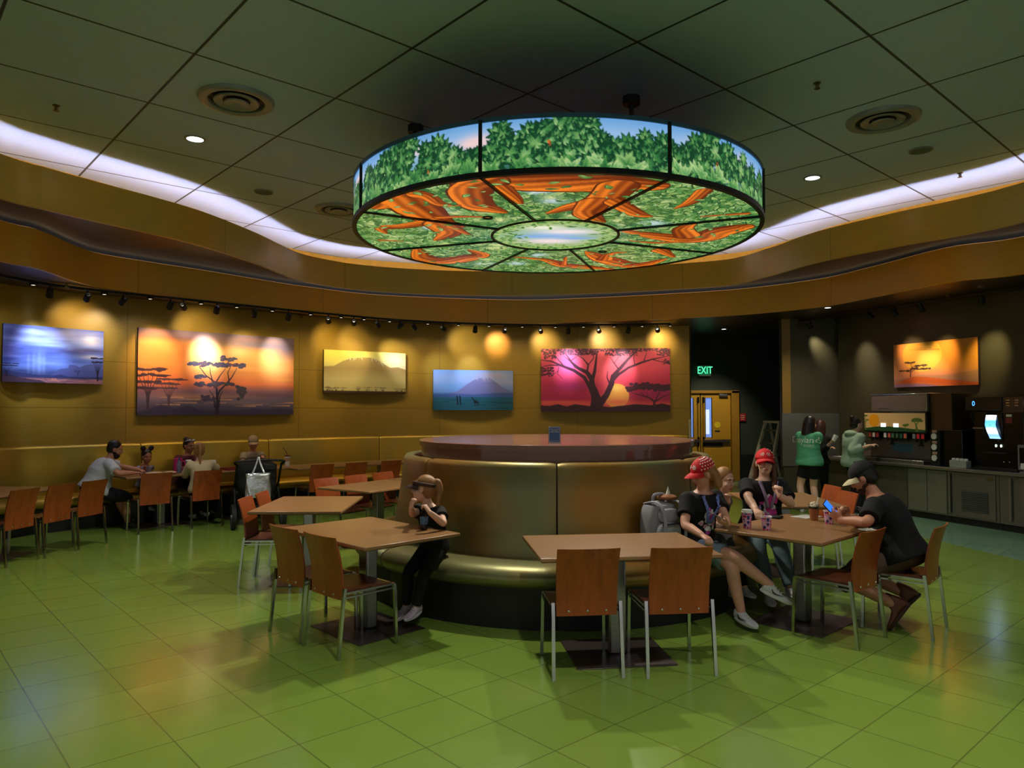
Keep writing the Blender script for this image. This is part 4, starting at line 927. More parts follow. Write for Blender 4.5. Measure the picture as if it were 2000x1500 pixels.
PANE = M('daylit_door_glass', (.16, .28, .75, 1), rough=.1, emit=.75, var=.1, vs=3); PANW = M('white_paper_on_glass', (.62, .74, 1, 1), rough=.4, emit=.8, var=.02)
for side, xa, xb, va, vb in ((0, 1323, 1366.5, 1340, 1354), (1, 1368.5, 1426, 1376, 1390)):
    w = dx(xb)-dx(xa); cx = (dx(xa)+dx(xb))/2-ox
    lf = bpy.data.objects.new('door_leaf', None); COL.objects.link(lf); lf.parent = t
    z0, z1 = dz(854), dz(777); a, b = dx(va)-ox, dx(vb)-ox; xl, xr = dx(xa)-ox, dx(xb)-ox
    bb = MB()
    for q in (((xl+a)/2, (zt)/2+.01, a-xl, zt-.02), ((xr+b)/2, zt/2+.01, xr-b, zt-.02), ((a+b)/2, (z0+.02)/2, b-a, z0-.02), ((a+b)/2, (z1+zt)/2, b-a, zt-z1)): bb.box((q[0], .01, q[1]), (q[2], .05, q[3]))
    bb.obj('leaf_panel', DOORM, lf)
    MB().box(((a+b)/2, .02, (z0+z1)/2), (b-a+.01, .008, z1-z0+.01)).obj('vision_glass', PANE, lf)
    if side: MB().box((a+.07, .013, (dz(800)+dz(848))/2), (.085, .004, dz(800)-dz(848))).obj('notice', PANW, lf)
    for q in ((a+.008, (z0+z1)/2, .016, z1-z0), (b-.008, (z0+z1)/2, .016, z1-z0)): MB().box((q[0], -.02, q[1]), (q[2], .02, q[3])).obj('glass_stop', BLACK, lf)
    MB().box((cx, -.06, dz(861)), (w*.92, .06, .075)).obj('push_bar', DSTEEL, lf, bevel=.01)
    MB().box((cx-w*.12, -.03, dz(868)), (w*.68, .012, .08)).obj('push_bar_shadow_plate', BLACK, lf)
    xm = xl+.05 if side else xr-.05
    MB().tube([(xm, -.05, .1), (xm, -.05, zt-.1)], .014, 8).obj('vertical_rod', DFRM, lf)
    for z, h in ((zt-.16, .14), (dz(862), .22)): MB().box((xm, -.055, z), (.045, .05, h)).obj('latch_case', BLACKG, lf, bevel=.008)
    if side:
        MB().box((b+.26, -.05, dz(772)), (.20, .08, .07)).obj('door_closer', STEEL, lf, bevel=.012)
        MB().box((cx-.02, -.02, .15), (w*.62, .012, .24)).obj('kick_grille', M('kick_grille', C(70, 74, 66), rough=.6), lf)
        M_ = Matrix.Rotation(PI/2, 3, 'X')
        MB().lathe([(.075, 0), (.075, .004)], 24, ((dx(1400)-ox), -.02, dz(830)), M_).obj('round_sticker', M('yellow_sticker', C(220, 190, 30), rough=.5), lf)
        MB().box((dx(1400)-ox, -.02, dz(842)), (.12, .004, .03)).obj('small_sticker', BLACK, lf)
# exit sign
p = Vector((dx(1376), DY-.05, dz(724))); t = thing('exit_sign', 'small lit green exit sign on the dark wall above the double door', 'exit sign', p)
w, h = dx(1388)-dx(1364.5), dz(714)-dz(736)
MB().box((0, .03, 0), (w, .06, h)).obj('housing', GREYP, t, bevel=.006)
MB().box((0, -.003, 0), (w*.82, .006, h*.78)).obj('face', M('exit_green_face', (.004, .10, .04, 1), rough=.3, emit=.9, var=0), t)
b = text_mb('EXIT', h*.92, .002, sx=.72); b.xf(Matrix.Translation((0, -.009, 0)) @ Matrix.Rotation(PI/2, 4, 'X')); b.obj('lettering', M('exit_green_letters', (.10, 1, .45, 1), emit=1.6, var=0), t)
p = Vector((dx(1449.5), DY-.005, dz(815))); t = thing('red_notice', 'small red notice plate on the dark wall right of the yellow door', 'notice', p)
MB().box((0, 0, 0), (.165, .008, .18)).obj('plate', M('notice_red', C(140, 30, 34), rough=.5), t)
for i, s in enumerate(('NO', 'SMOKING', 'PLEASE')): b = text_mb(s, .034); b.xf(Matrix.Translation((0, -.0055, .045-.045*i)) @ Matrix.Rotation(PI/2, 4, 'X')); b.obj('lettering', M('notice_letters', C(226, 180, 170), rough=.5), t) if i == 9 else None
for i in range(3): MB().box((0, -.0055, .045-.045*i), ((.09, .11, .07)[i], .002, .014)).obj('printed_line', M('notice_print', C(206, 150, 140), rough=.6) if i == 0 else bpy.data.materials['notice_print'], t)
bb = MB().box((6.2, DY+.01, .31), (4.0-.02, .03, .62)); bb.v = [v+Vector((1.0, 0, 0)) for v in bb.v]; struct(bb.obj('baseboard_recess', BLACK))
struct(MB().box((3.64, 14.97, 1.22), (.035, .05, .55)).obj('trim_6', M('corner_guard_pale', C(196, 186, 160), rough=.4)))
# step ladder
LADM = M('fibreglass_ladder_grey', C(198, 190, 178), rough=.5); LADA = M('ladder_aluminium', C(150, 150, 150), rough=.35, metal=.7)
t = thing('step_ladder', 'grey folding step ladder leaning open beside the steel alcove wall', 'ladder', (5.30, 14.75, 0), math.radians(-68))
topz = 1.42
for s_ in (-1, 1):
    MB().sqtube([(s_*.30, -.48, 0), (s_*.20, -.05, topz)], .05).obj('side_rail', LADM, t)
    MB().sqtube([(s_*.30, .46, 0), (s_*.20, .06, topz)], .035).obj('rear_rail', LADM, t)
for k in range(5):
    z = .25+.255*k; f = z/topz; MB().box((0, -.48+.43*f+.02, z), (2*(.30-.10*f)-.02, .09, .035)).obj('tread', LADA, t)
    if k % 2 == 0: MB().sqtube([(-.30+.10*f, .46-.40*f, z), (.30-.10*f, .46-.40*f, z)], .022).obj('rear_brace', LADA, t)
MB().box((0, 0, topz+.02), (.46, .20, .05)).obj('ladder_cap', LADM, t, bevel=.02)
for s_ in (-1, 1): MB().sqtube([(s_*.255, -.27, .62), (s_*.255, .0, .66), (s_*.255, .28, .62)], .015).obj('spreader', LADA, t)

# ------------------------------------------------------------------ steel counter with the drink machines
RA = math.atan2(RWD.y, RWD.x)
def rl(s, n): return RW0+RWD*s+RWN*n                        # plan point, s along the wall, n out from it
def s_of(px, n):
    k = (px-1000)/F; p0 = RW0+RWN*n; return (k*p0.y-p0.x)/(RWD.x-k*RWD.y)
ND = .72; HT = .83
def rthing(name, label, cat, s, n, z, group=None):
    p = rl(s, n); return thing(name, label, cat, (p.x, p.y, z), RA, group)
CABM = M('grey_laminate_cabinet', C(112, 112, 94), rough=.38, metal=.25, var=.06); CABS = M('steel_cabinet_door', C(116, 114, 110), rough=.36, metal=.7, var=.08, stretch=(1, 1, 14))
sa, sb = .12, 6.3
t = rthing('countertop', 'long stainless steel countertop under the soda machines', 'countertop', (sa+sb)/2, ND/2, HT-.05)
MB().box((0, -.003, .025), (sb-sa, ND-.02, .05)).obj('slab', STEEL, t, bevel=.012)
MB().box((0, ND/2-.02, .12), (sb-sa, .02, .14)).obj('upstand', STEEL, t)
cab = [(sa+.02, s_of(1690, ND), 0), (s_of(1690, ND), s_of(1764, ND), 0), (s_of(1764, ND), s_of(1840, ND), 1), (s_of(1840, ND), s_of(1940, ND), 2), (s_of(1940, ND), sb-.05, 2)]
cl = ['dark grey base cabinet at the alcove end of the steel counter', 'grey base cabinet behind the man in the black cap', 'pale olive base cabinet left of the louvred doors', 'steel louvred base cabinet, left of the two at the counter', 'steel louvred base cabinet, right of the two, at the right edge']
for (a, b, k), lb in zip(cab, cl):
    t = rthing('base_cabinet', lb, 'cabinet', (a+b)/2, .33, 0, 'base cabinets under the steel counter'); w = b-a-.008
    MB().box((0, 0, .44), (w, .62, .675)).obj('carcass', CABM if k < 2 else CABS, t)
    MB().box((0, .02, .05), (w, .55, .1)).obj('toe_kick', BLACK, t)
    if k == 0:
        MB().box((0, -.318, .445), (w-.03, .018, .64)).obj('door', M('dark_olive_panel', C(84, 80, 64), rough=.42, metal=.2) if 'dark_olive_panel' not in bpy.data.materials else bpy.data.materials['dark_olive_panel'], t, bevel=.004)
    elif k == 1:
        for x, ww in ((-w*.25, w*.48), (w*.25, w*.48)): MB().box((x, -.318, .445), (ww, .018, .64)).obj('door', CABM, t, bevel=.004)
    else:
        MB().box((w*.02, -.318, .445), (w*.84, .018, .64)).obj('door', CABS, t, bevel=.004)
        MB().box((w*.05, -.3275, .36), (w*.52, .003, .30)).obj('louvre_recess', BLACK, t)
        bb = MB()
        for q in range(11): bb.box((w*.05, -.332, .225+.027*q), (w*.52, .012, .016), M=Matrix.Rotation(.5, 3, 'X'))
        bb.obj('louvre_slats', CABS, t)
        MB().sqtube([(-w*.44, -.335, .16), (-w*.44, -.335, .74)], .03).obj('hinge_post', STEEL, t)
        MB().box((w*.36, -.335, .70), (.09, .02, .016)).obj('door_pull', CHROME, t)
# soda fountain
n1 = .60; s0, s1 = s_of(1683, n1), s_of(1806, n1); W = s1-s0
t = rthing('soda_fountain', 'steel soda fountain with a savanna picture panel and a row of coloured nozzles', 'soda machine', (s0+s1)/2, .32, HT+.001); 
def fz(py): return P(1000, py, 12.25).z-HT
MB().box((0, .10, fz(858)/2+.02), (W, .38, fz(858)-.0+.04)).obj('body', DSTEEL, t)
MB().box((0, -.06, .03), (W, .56, .06)).obj('drip_tray', STEEL, t, bevel=.008)
bb = MB()
for k in range(24): bb.box((-W/2+.06+k*(W-.12)/23, -.16, .063), (.012, .30, .006))
bb.obj('drip_grille', DSTEEL, t)
MB().box((0, -.085, .22), (W*.98, .02, .30)).obj('splash_panel', M('fountain_splash_steel', C(128, 120, 124), rough=.4, metal=.55), t)
za, zb = fz(842), fz(806)
MB().box((0, .0, (za+zb)/2), (W, .50, zb-za+.03)).obj('head_box', BLACK, t, bevel=.012)
c = Canvas(220, 62); c.vgrad([(0, (206, 168, 112)), (1, (216, 172, 112))]); c.ell(.17, .42, .09, .36, (226, 150, 20)); c.below([0, .1, .2, .4, .6, .8, 1], [.86, .82, .76, .74, .77, .84, .88], (34, 74, 40))
for pts, w in (([(.87, 1), (.865, .75), (.855, .6), (.84, .5)], (.2, .11, .08, .05)), ([(.86, .62), (.9, .45)], (.07, .04)), ([(.69, .9), (.69, .72)], (.05, .04)), ([(.02, 1), (.012, .5), (.02, .2)], (.08, .05, .03)), ([(.015, .55), (.05, .45)], (.04, .02))): c.stroke(pts, w, (92, 108, 40))
for u, v, ru, rv in ((.87, .36, .08, .10), (.83, .42, .05, .06), (.92, .42, .05, .05), (.69, .66, .045, .07), (.72, .62, .03, .05), (.02, .16, .04, .05), (.05, .40, .03, .04)): c.ell(u, v, ru, rv, (86, 106, 44))
A = c.done(); hh, ww = A.shape[:2]; gu, gv = np.meshgrid(np.linspace(-W*.48, W*.48, ww), np.linspace(zb-.005, za+.005, hh)); grid_obj('picture_panel', np.stack([gu, np.full_like(gu, -.2515), gv], -1), A, Mattr('fountain_picture', rough=.3, emit=.10), t)
SCR = M('small_screen_glow', (.75, .85, 1, 1), emit=1.6, var=0)
for px in (1722, 1746.5): MB().box((s_of(px, n1)-(s0+s1)/2, -.255, fz(830)), (.095, .01, .06)).obj('screen', SCR, t)
NZ = [(1694, (150, 50, 44)), (1701, (190, 170, 160)), (1708, (140, 40, 36)), (1723, (200, 190, 180)), (1731, (190, 90, 70)), (1738, (70, 100, 70)), (1746, (60, 90, 60)), (1754, (40, 84, 60)), (1762, (190, 100, 70)), (1779, (120, 120, 120)), (1787, (190, 40, 50)), (1796, (196, 40, 52))]
for i, (px, col) in enumerate(NZ):
    x = s_of(px, n1)-(s0+s1)/2; z = fz(850)
    v = MB().box((x, -.17, z), (.066, .12, .10)).obj('valve', BLACK, t, bevel=.008)
    MB().box((x, -.232, z+.005), (.05, .006, .075)).obj('flavour_label', M('flavour_label', C(*col), rough=.4, emit=.12), v)
    MB().lathe([(.016, 0), (.02, .03), (.02, .05)], 12, (x, -.17, z-.09)).obj('nozzle', BLACK, v)
bb = MB().box((.03, -.096, .24), (W*.32, .003, .13)).obj('blue_emblem', M('fountain_blue', C(70, 110, 140), rough=.4), t)
for px in (1725, 1781):
    x = s_of(px, n1)-(s0+s1)/2; bb = MB().tube([(x, -.10, fz(868)), (x, -.10, fz(856))], .022, 8); 
    for d in (-.045, .045, 0): bb.tube([(x, -.10, fz(864)), (x+d, -.10, fz(868))], .010, 6)
    bb.obj('tree_silhouette', BLACK, t)
i0, i1 = s_of(1698, n1), s_of(1806, n1)
t = rthing('ice_bin', 'stainless steel ice bin on top of the soda fountain', 'ice bin', (i0+i1)/2, .34, HT+zb+.018)
hb = fz(772)-zb-.02
MB().box((0, 0, hb/2), (i1-i0, .44, hb)).obj('bin', STEEL, t, bevel=.008); MB().box((0, 0, hb+.01), (i1-i0+.03, .46, .022)).obj('lid', CHROME, t, bevel=.006)
MB().sqtube([(-.35, -.235, .03), (-.35, -.25, .045), (-.15, -.25, .045), (-.15, -.235, .03)], .014).obj('handle', CHROME, t)
j0, j1 = i1+.01, s_of(1858, .5)
t = rthing('ice_machine', 'brown steel ice machine cabinet right of the soda fountain', 'ice machine', (j0+j1)/2, .27, HT+.001)
MB().box((0, 0, .26), (j1-j0, .42, .52)).obj('lower_body', DSTEEL, t, bevel=.008); MB().box((0, 0, (.525+fz(771))/2), (j1-j0, .46, fz(771)-.525)).obj('upper_body', M('brown_steel', C(96, 76, 54), rough=.4, metal=.6), t, bevel=.006)
# cup dispenser
k0, k1 = s_of(1815, .62), s_of(1833, .62)
t = rthing('cup_dispenser', 'black column dispensing three stacks of white paper cups', 'cup dispenser', (k0+k1)/2, .56, HT+.001)
MB().box((0, 0, .27), (k1-k0, .12, .54)).obj('housing', BLACK, t, bevel=.006)
for i in range(3):
    z = .12+.165*i; MB().lathe([(.046, -.01), (.046, .012), (.040, .016), (.036, .01)], 20, (0, -.07, z), Matrix.Rotation(PI/2, 3, 'X')).obj('cup_stack', WHITE, t); MB().lathe([(.052, 0), (.052, .012), (.047, .012), (.047, 0)], 20, (0, -.066, z), Matrix.Rotation(PI/2, 3, 'X'), close=True).obj('cup_ring', GREYP, t)
    MB().box((0, -.063, z+.075), (.08, .006, .04)).obj('size_label', M('size_label', C(190, 150, 130), rough=.5) if i == 0 else bpy.data.materials['size_label'], t)
m0, m1 = k1+.015, s_of(1884, .5)
t = rthing('napkin_cabinet', 'plain black box standing right of the cup dispenser', 'dispenser', (m0+m1)/2, .42, HT+.001)
MB().box((0, 0, .27), (m1-m0, .30, .54)).obj('housing', BLACKG, t, bevel=.01); MB().box((0, 0, .545), (m1-m0-.01, .29, .01)).obj('top_plate', DSTEEL, t)
q = s_of(1871, .66); t = rthing('lid_caddy', 'small pale caddy of cup lids in front of the black box', 'caddy', q, .645, HT+.001)
MB().box((0, 0, .055), (.27, .11, .11)).obj('tray', M('pale_caddy', C(150, 150, 140), rough=.5), t, bevel=.008)
for i in range(4): MB().lathe([(.028, 0), (.03, .01), (.026, .03), (.01, .034)], 14, (-.10+.066*i, 0, .108)).obj('lid_stack', WHITE, t)
# big black drink machine
g0, g1 = s_of(1882, .55), s_of(1996, .55); W = g1-g0
t = rthing('drink_machine', 'tall black drink machine with a glowing white and blue upright screen', 'drink machine', (g0+g1)/2, .30, HT+.001)
Ym = 10.95
def gz(py): return P(1000, py, Ym).z-HT
def gx(px, n=.56): return s_of(px, n)-(g0+g1)/2
xb0 = gx(1897)
MB().box(((xb0+W/2)/2, 0, gz(802)/2), (W/2-xb0, .44, gz(802))).obj('body', BLACKG, t, bevel=.015)
MB().box((gx(1919), -.01, (gz(802)+gz(777))/2), (gx(1953)-gx(1882), .50, gz(777)-gz(802))).obj('header', M('header_navy', C(14, 18, 34), rough=.25), t, bevel=.008)
MB().box(((gx(1954)+W/2)/2, 0, (gz(805)+gz(777))/2), (W/2-gx(1954), .47, gz(777)-gz(805))).obj('steel_header', DSTEEL, t, bevel=.006)
for i in range(3):
    for j in range(3): MB().box((gx(1966)+.11*j*(1.1 if j else 1), -.237, gz(783)-.037*i), (.05, .006, .012)).obj('button', CHROME, t)
b = text_mb('0', .10); b.xf(Matrix.Translation((gx(1901), -.262, gz(789))) @ Matrix.Rotation(PI/2, 4, 'X')); b.obj('digit', M('blue_digit', (.05, .25, 1, 1), emit=4, var=0), t)
rows = []; n = 18
sc = Canvas(40, 90); sc.vgrad([(0, (214, 216, 236)), (.22, (170, 200, 240)), (.3, (70, 140, 220)), (.55, (84, 160, 236)), (.7, (190, 226, 250)), (.85, (90, 130, 200)), (1, (120, 160, 220))])
sc.ell(.5, .1, .2, .07, (255, 255, 255)); sc.poly([(.1, .2), (.9, .2), (.9, .225), (.1, .225)], (170, 170, 190)); sc.poly([(.3, .44), (.7, .44), (.5, .52)], (60, 130, 200)); sc.glow(.5, .66, .5, .1, (255, 255, 255), 1)
A = sc.done(); hh, ww = A.shape[:2]; vv = np.linspace(0, 1, hh)[:, None]; uu = np.linspace(0, 1, ww)[None, :]
sw = gx(1945)-gx(1924); cxs = gx(1933.5)
X = cxs-sw/2+uu*sw+.10*np.clip(vv-.45, 0, 1); Z = gz(808)+(gz(854)-gz(808))*vv+0*uu; Y = -.235-.035*np.sin(vv*PI*.9)+0*uu
grid_obj('screen', np.stack([X+0*Z, Y, Z], -1), A, Mattr('drink_screen', rough=.15, emit=3.2, base=False), t)
MB().box((cxs+.03, -.21, (gz(806)+gz(858))/2), (sw+.09, .06, gz(806)-gz(858))).obj('screen_bezel', BLACKG, t, bevel=.015)
MB().box((gx(1966), -.2235, gz(820)), (.09, .004, .08)).obj('red_sticker', M('red_sticker', C(150, 44, 40), rough=.5), t); MB().box((gx(1966), -.2235, gz(811)), (.08, .004, .035)).obj('white_sticker', WHITE, t)
for px in (1940, 1950): MB().ell((gx(px), -.23, gz(867)), (.012, .008, .02), 10, 6).obj('indicator_lamp', M('green_white_lamp', (.7, 1, .75, 1), emit=5, var=0), t)
MB().box((gx(1945), -.27, gz(880)), (.34, .12, .012)).obj('cup_shelf', BLACK, t); MB().box((gx(1945), -.23, .02), (W*.72, .14, .04)).obj('drip_tray', BLACK, t, bevel=.006)
for px in (1954, 1965): MB().ell((gx(px), -.225, gz(896)), (.014, .006, .014), 10, 6).obj('knob', CHROME, t)
MB().box((gx(1908), -.245, gz(835)), (.15, .03, .02)).obj('side_ledge', STEEL, t)
cb = MB().tube(catmull([(gx(1899), -.20, gz(804)), (gx(1892), -.23, gz(812)), (gx(1897), -.22, gz(822)), (gx(1898), -.18, gz(840)), (gx(1898), -.18, gz(872))], 6), .012, 8).obj('hose', BLACK, t)
q0 = s_of(1984, .70); t = rthing('till_screen', 'grey framed dark screen standing on the counter at the right edge', 'screen', q0+.16, .60, HT+.001)
zz = P(1000, 868, 10.3).z-HT
MB().box((0, 0, zz/2+.02), (.42, .05, zz-.02)).obj('casing', GREYP, t, bevel=.01); MB().box((0, -.027, zz/2+.03), (.36, .006, zz-.12)).obj('display', BLACKG, t); MB().box((-.13, -.032, .09), (.07, .004, .08)).obj('paper_label', WHITE, t); MB().box((0, 0, .01), (.3, .16, .02)).obj('foot', GREYP, t)
# things lying on the alcove end of the counter
for (s_, n_, w, lb) in ((.35, .40, .3, 'white tray lying on the steel counter left of the mint hoodie'), (.72, .52, .16, 'white folded napkins on the steel counter by the soda fountain')):
    t = rthing('paper_tray', lb, 'tray', s_, n_, HT+.001); MB().box((0, 0, .008), (w, .2, .014)).obj('sheet', WHITE, t, bevel=.004)

# ------------------------------------------------------------------ cups and small things on the tables
def cup_print(name, base, seed):
    m = bpy.data.materials.new(name); nt, N, L, B = nodes(m); tc = N.new('ShaderNodeTexCoord')
    v = N.new('ShaderNodeTexVoronoi'); v.inputs['Scale'].default_value = 44; v.inputs['Randomness'].default_value = .5; mp = N.new('ShaderNodeMapping'); mp.inputs['Location'].default_value = (seed, seed*.7, 0); L.new(tc.outputs['Object'], mp.inputs[0]); L.new(mp.outputs[0], v.inputs[0])
    cr = N.new('ShaderNodeValToRGB'); cr.color_ramp.interpolation = 'CONSTANT'; e = cr.color_ramp.elements; e[0].color = C(186, 40, 90); e[0].position = 0; e[1].color = C(40, 52, 110); e[1].position = .3
    for p_, c_ in ((.55, C(200, 60, 120)), (.72, C(60, 70, 140)), (.85, C(220, 120, 150))): q = e.new(p_); q.color = c_
    sp = N.new('ShaderNodeSeparateColor'); L.new(v.outputs['Color'], sp.inputs[0]); L.new(sp.outputs[0], cr.inputs[0])
    mx = N.new('ShaderNodeMix'); mx.data_type = 'RGBA'; lt = N.new('ShaderNodeMath'); lt.operation = 'LESS_THAN'; lt.inputs[1].default_value = .52; L.new(v.outputs['Distance'], lt.inputs[0]); L.new(lt.outputs[0], mx.inputs[0]); mx.inputs[6].default_value = base; L.new(cr.outputs[0], mx.inputs[7]); L.new(mx.outputs[2], B.inputs['Base Color']); B.inputs['Roughness'].default_value = .5
    return m
CUPM = cup_print('printed_paper_cup', C(206, 170, 200), 1.3)
TZ = .7505
def paper_cup(px, py, label, lid, h=.105):
    p = PZ(px, py, TZ); t = thing('paper_cup', label, 'cup', p, 0, 'printed paper cups')
    MB().lathe([(.029, 0), (.0415, h), (.0385, h), (.027, .004), (.001, .004), (.001, 0)], 28, close=False).obj('cup', CUPM, t)
    if lid: MB().lathe([(.044, h-.008), (.044, h+.002), (.040, h+.006), (.039, h+.016), (.034, h+.018), (.001, h+.014)], 28).obj('lid', WHITE, t)
    else: MB().lathe([(.0425, h-.002), (.043, h+.001), (.0425, h+.004), (.039, h+.001)], 28, close=True).obj('rim', WHITE, t); MB().lathe([(.036, h-.02), (.001, h-.019)], 20).obj('coffee', M('coffee', C(70, 40, 24), rough=.2) if 'coffee' not in bpy.data.materials else bpy.data.materials['coffee'], t)
    return t
paper_cup(1459, 1031, 'printed paper coffee cup with a white lid, nearest the woman in the polka-dot cap', True, .128)
paper_cup(1497, 1035, 'open printed paper cup with its lid set aside behind it', False, .10)
paper_cup(1619, 1023, 'open printed paper cup by the hands of the man in the black cap', False, .105)
p = PZ(1590, 1016, TZ); t = thing('iced_drink', 'clear plastic cup of iced coffee with whipped cream and a straw', 'cup', p)
MB().lathe([(.0315, 0), (.0415, .10), (.001, .10), (.001, .0)], 28).obj('coffee', M('iced_coffee', C(150, 92, 54), rough=.35), t); MB().lathe([(.0418, .098), (.0455, .135), (.0445, .135), (.0408, .098)], 28, close=True).obj('cup_rim', GLASS, t)
b = MB().ell((0, 0, .115), (.040, .040, .02), 16, 8); b.ell((.01, 0, .13), (.028, .03, .022), 14, 8); b.ell((-.014, .004, .135), (.018, .02, .018)); b.ell((.002, -.006, .148), (.014, .014, .012)); b.obj('whipped_cream', M('cream', C(226, 210, 184), rough=.7, bump=.5, bs=90), t)
MB().tube([(.012, 0, .09), (.040, 0, .195)], .0045, 8).obj('straw', WHITE, t)
def flat(name, px, py, w, d, rz, label, cat, mat, h=.004, bev=.001, z=TZ):
    p = PZ(px, py, z); t = MB().box((0, 0, h/2), (w, d, h)).obj(name, mat, None, bevel=bev); t.location = p; t.rotation_euler.z = rz; tag(t, label, cat); return t
PAPER = M('white_paper', C(220, 218, 210), rough=.7)
flat('napkin', 1575, 1009, .24, .16, .6, 'white paper napkin lying behind the iced coffee', 'napkin', PAPER, .003)
flat('loose_lid', 1507, 1011, .085, .085, .2, 'white plastic cup lid lying behind the open cup', 'lid', WHITE, .012, .005)
flat('wallet', 1517, 1012, .11, .08, .9, 'small black wallet on the table in front of the woman facing us', 'wallet', BLACK, .02, .006)
flat('napkin', 1697, 1035, .12, .10, .3, 'crumpled white napkin under the forearm of the man in the black cap', 'napkin', PAPER, .006)
# cup with a straw on the wall table
p = PZ(561, 909.5, TZ); t = thing('souvenir_cup', 'tall white cup with a red lid and bent straw on the wall bench table', 'cup', p)
MB().lathe([(.038, 0), (.046, .16), (.042, .16), (.001, .155)], 24).obj('cup', WHITE, t); MB().lathe([(.048, .155), (.048, .172), (.03, .18), (.001, .18)], 24).obj('lid', M('dark_red_lid', C(110, 34, 30), rough=.4), t); MB().tube(catmull([(0, 0, .17), (-.01, 0, .21), (-.05, 0, .27), (-.075, 0, .30)], 4), .006, 8).obj('straw', M('dark_straw', C(70, 30, 30), rough=.4), t); MB().lathe([(.0425, .075), (.0455, .13)], 24).obj('band', M('cup_band', C(190, 150, 110), rough=.5), t)
# things on the family's table
def tabp(px, py): 
    d = ray(px, py); t = (TZ-CH)/d.z; return Vector((d.x*t, d.y*t, TZ))
def onT(key, u, v):
    o = T[key]; a = o.rotation_euler.z; return Vector((o.location.x+math.cos(a)*u-math.sin(a)*v, o.location.y+math.sin(a)*u+math.cos(a)*v, TZ))
t = thing('water_bottle', 'clear blue-capped water bottle on the family table', 'bottle', onT('family_a', .22, -.12)); MB().lathe([(.032, 0), (.034, .02), (.031, .07), (.034, .12), (.030, .15), (.013, .185), (.013, .2)], 20).obj('bottle', M('pet_plastic', C(150, 180, 205), rough=.1, trans=.6), t); MB().lathe([(.015, .195), (.015, .215), (.001, .215)], 14).obj('cap', M('blue_cap', C(40, 60, 130), rough=.4), t)
t = thing('pink_pitcher', 'bright pink plastic mug on the family table', 'mug', onT('family_a', .27, .06)); MB().lathe([(.055, 0), (.062, .19), (.057, .19), (.05, .01), (.001, .01)], 24).obj('mug', M('pink_plastic', C(206, 40, 120), rough=.35), t); MB().tube(catmull([(.058, 0, .16), (.10, 0, .15), (.10, 0, .06), (.056, 0, .04)], 5), .009, 8).obj('handle', bpy.data.materials['pink_plastic'], t); MB().lathe([(.064, .185), (.064, .2), (.001, .21)], 24).obj('lid', bpy.data.materials['pink_plastic'], t)
t = thing('grey_cap', 'grey baseball cap lying on the family table', 'cap', onT('family_a', .42, -.12)); b = MB().ell((0, 0, 0), (.085, .10, .10), 18, 12); b.v = [Vector((v.x, v.y, max(v.z, 0))) for v in b.v]; b.obj('crown', M('grey_cap_cloth', C(120, 122, 130), rough=.85), t); MB().prism([(-.07, .07), (-.06, .15), (0, .175), (.06, .15), (.07, .07)], 0.001, .006).obj('brim', bpy.data.materials['grey_cap_cloth'], t)
t = thing('food_box', 'open white food box with dark print on the family table', 'food box', onT('family_b', -.46, .10), .4); MB().box((0, 0, .035), (.2, .15, .07)).obj('box', M('printed_box', C(190, 170, 170), rough=.6, col2=C(90, 70, 80), var=.3, vs=16), t); MB().box((0, .08, .10), (.2, .012, .10), M=Matrix.Rotation(-.3, 3, 'X')).obj('box_lid', PAPER, t)
t = thing('serving_tray', 'dark red plastic serving tray on the family table in front of the ponytailed woman', 'tray', onT('family_b', -.12, -.10), math.radians(45)); MB().box((0, 0, .006), (.40, .29, .01)).obj('tray_base', M('red_tray', C(120, 34, 30), rough=.4), t)
bb = MB()
for q in (((0, .145, .014), (.40, .012, .026)), ((0, -.145, .014), (.40, .012, .026)), ((.2, 0, .014), (.012, .29, .026)), ((-.2, 0, .014), (.012, .29, .026))): bb.box(*q)
bb.obj('tray_rim', bpy.data.materials['red_tray'], t)
for i, (u, v, lb) in enumerate(((-.16, -.2, 'paper food wrapper in front of the bearded man'), (.04, -.26, 'crumpled pale paper bag beside the water bottle'))):
    t = MB().ell((0, 0, .022), (.12, .075, .022), 14, 7).obj('food_wrapper', M('pale_wrapper', C(200, 170, 140), rough=.7, bump=.8, bs=22), None); t.location = onT('family_a', u, v); t.rotation_euler.z = .5+i; tag(t, lb, 'wrapper')
# books and folded paper left on chair seats
# backpack on the round banquette
p = Vector((1.20, 5.985, .495)); t = thing('backpack', 'grey backpack standing on the round banquette beside the woman in polka-dot cap', 'backpack', p, math.radians(30))
BP = M('grey_backpack_cloth', C(150, 148, 156), rough=.85, bump=.3, bs=120); BPD = M('backpack_dark_zip', C(30, 28, 34), rough=.7)
def softbox(cx, cy, cz, w, d, h, k=.16, n=14):
    b = MB(); rows = []
    for i in range(n+1):
        f = i/n; z = cz-h/2+h*f; q = (1-abs(2*f-1)**4)**.25 if 0 < f < 1 else .25; row = []
        for j in range(24):
            a = 2*PI*j/24; ca, sa = math.cos(a), math.sin(a); e = .45
            row.append(Vector((cx+w/2*q*math.copysign(abs(ca)**e, ca), cy+d/2*q*math.copysign(abs(sa)**e, sa), z)))
        rows.append(row)
    return b.loft(rows)
softbox(0, 0, .225, .30, .19, .45).obj('main_pocket', BP, t); softbox(-.01, -.12, .16, .23, .09, .27).obj('front_pocket', BP, t); softbox(.0, -.105, .345, .19, .06, .11).obj('top_pocket', BP, t)
for x in (-.10, .115): MB().tube(catmull([(x, .06, .43), (x, -.10, .45), (x+.01, -.175, .34), (x, -.17, .10), (x, -.10, .02)], 5), .017, 8, sq=.5).obj('strap', BP, t)
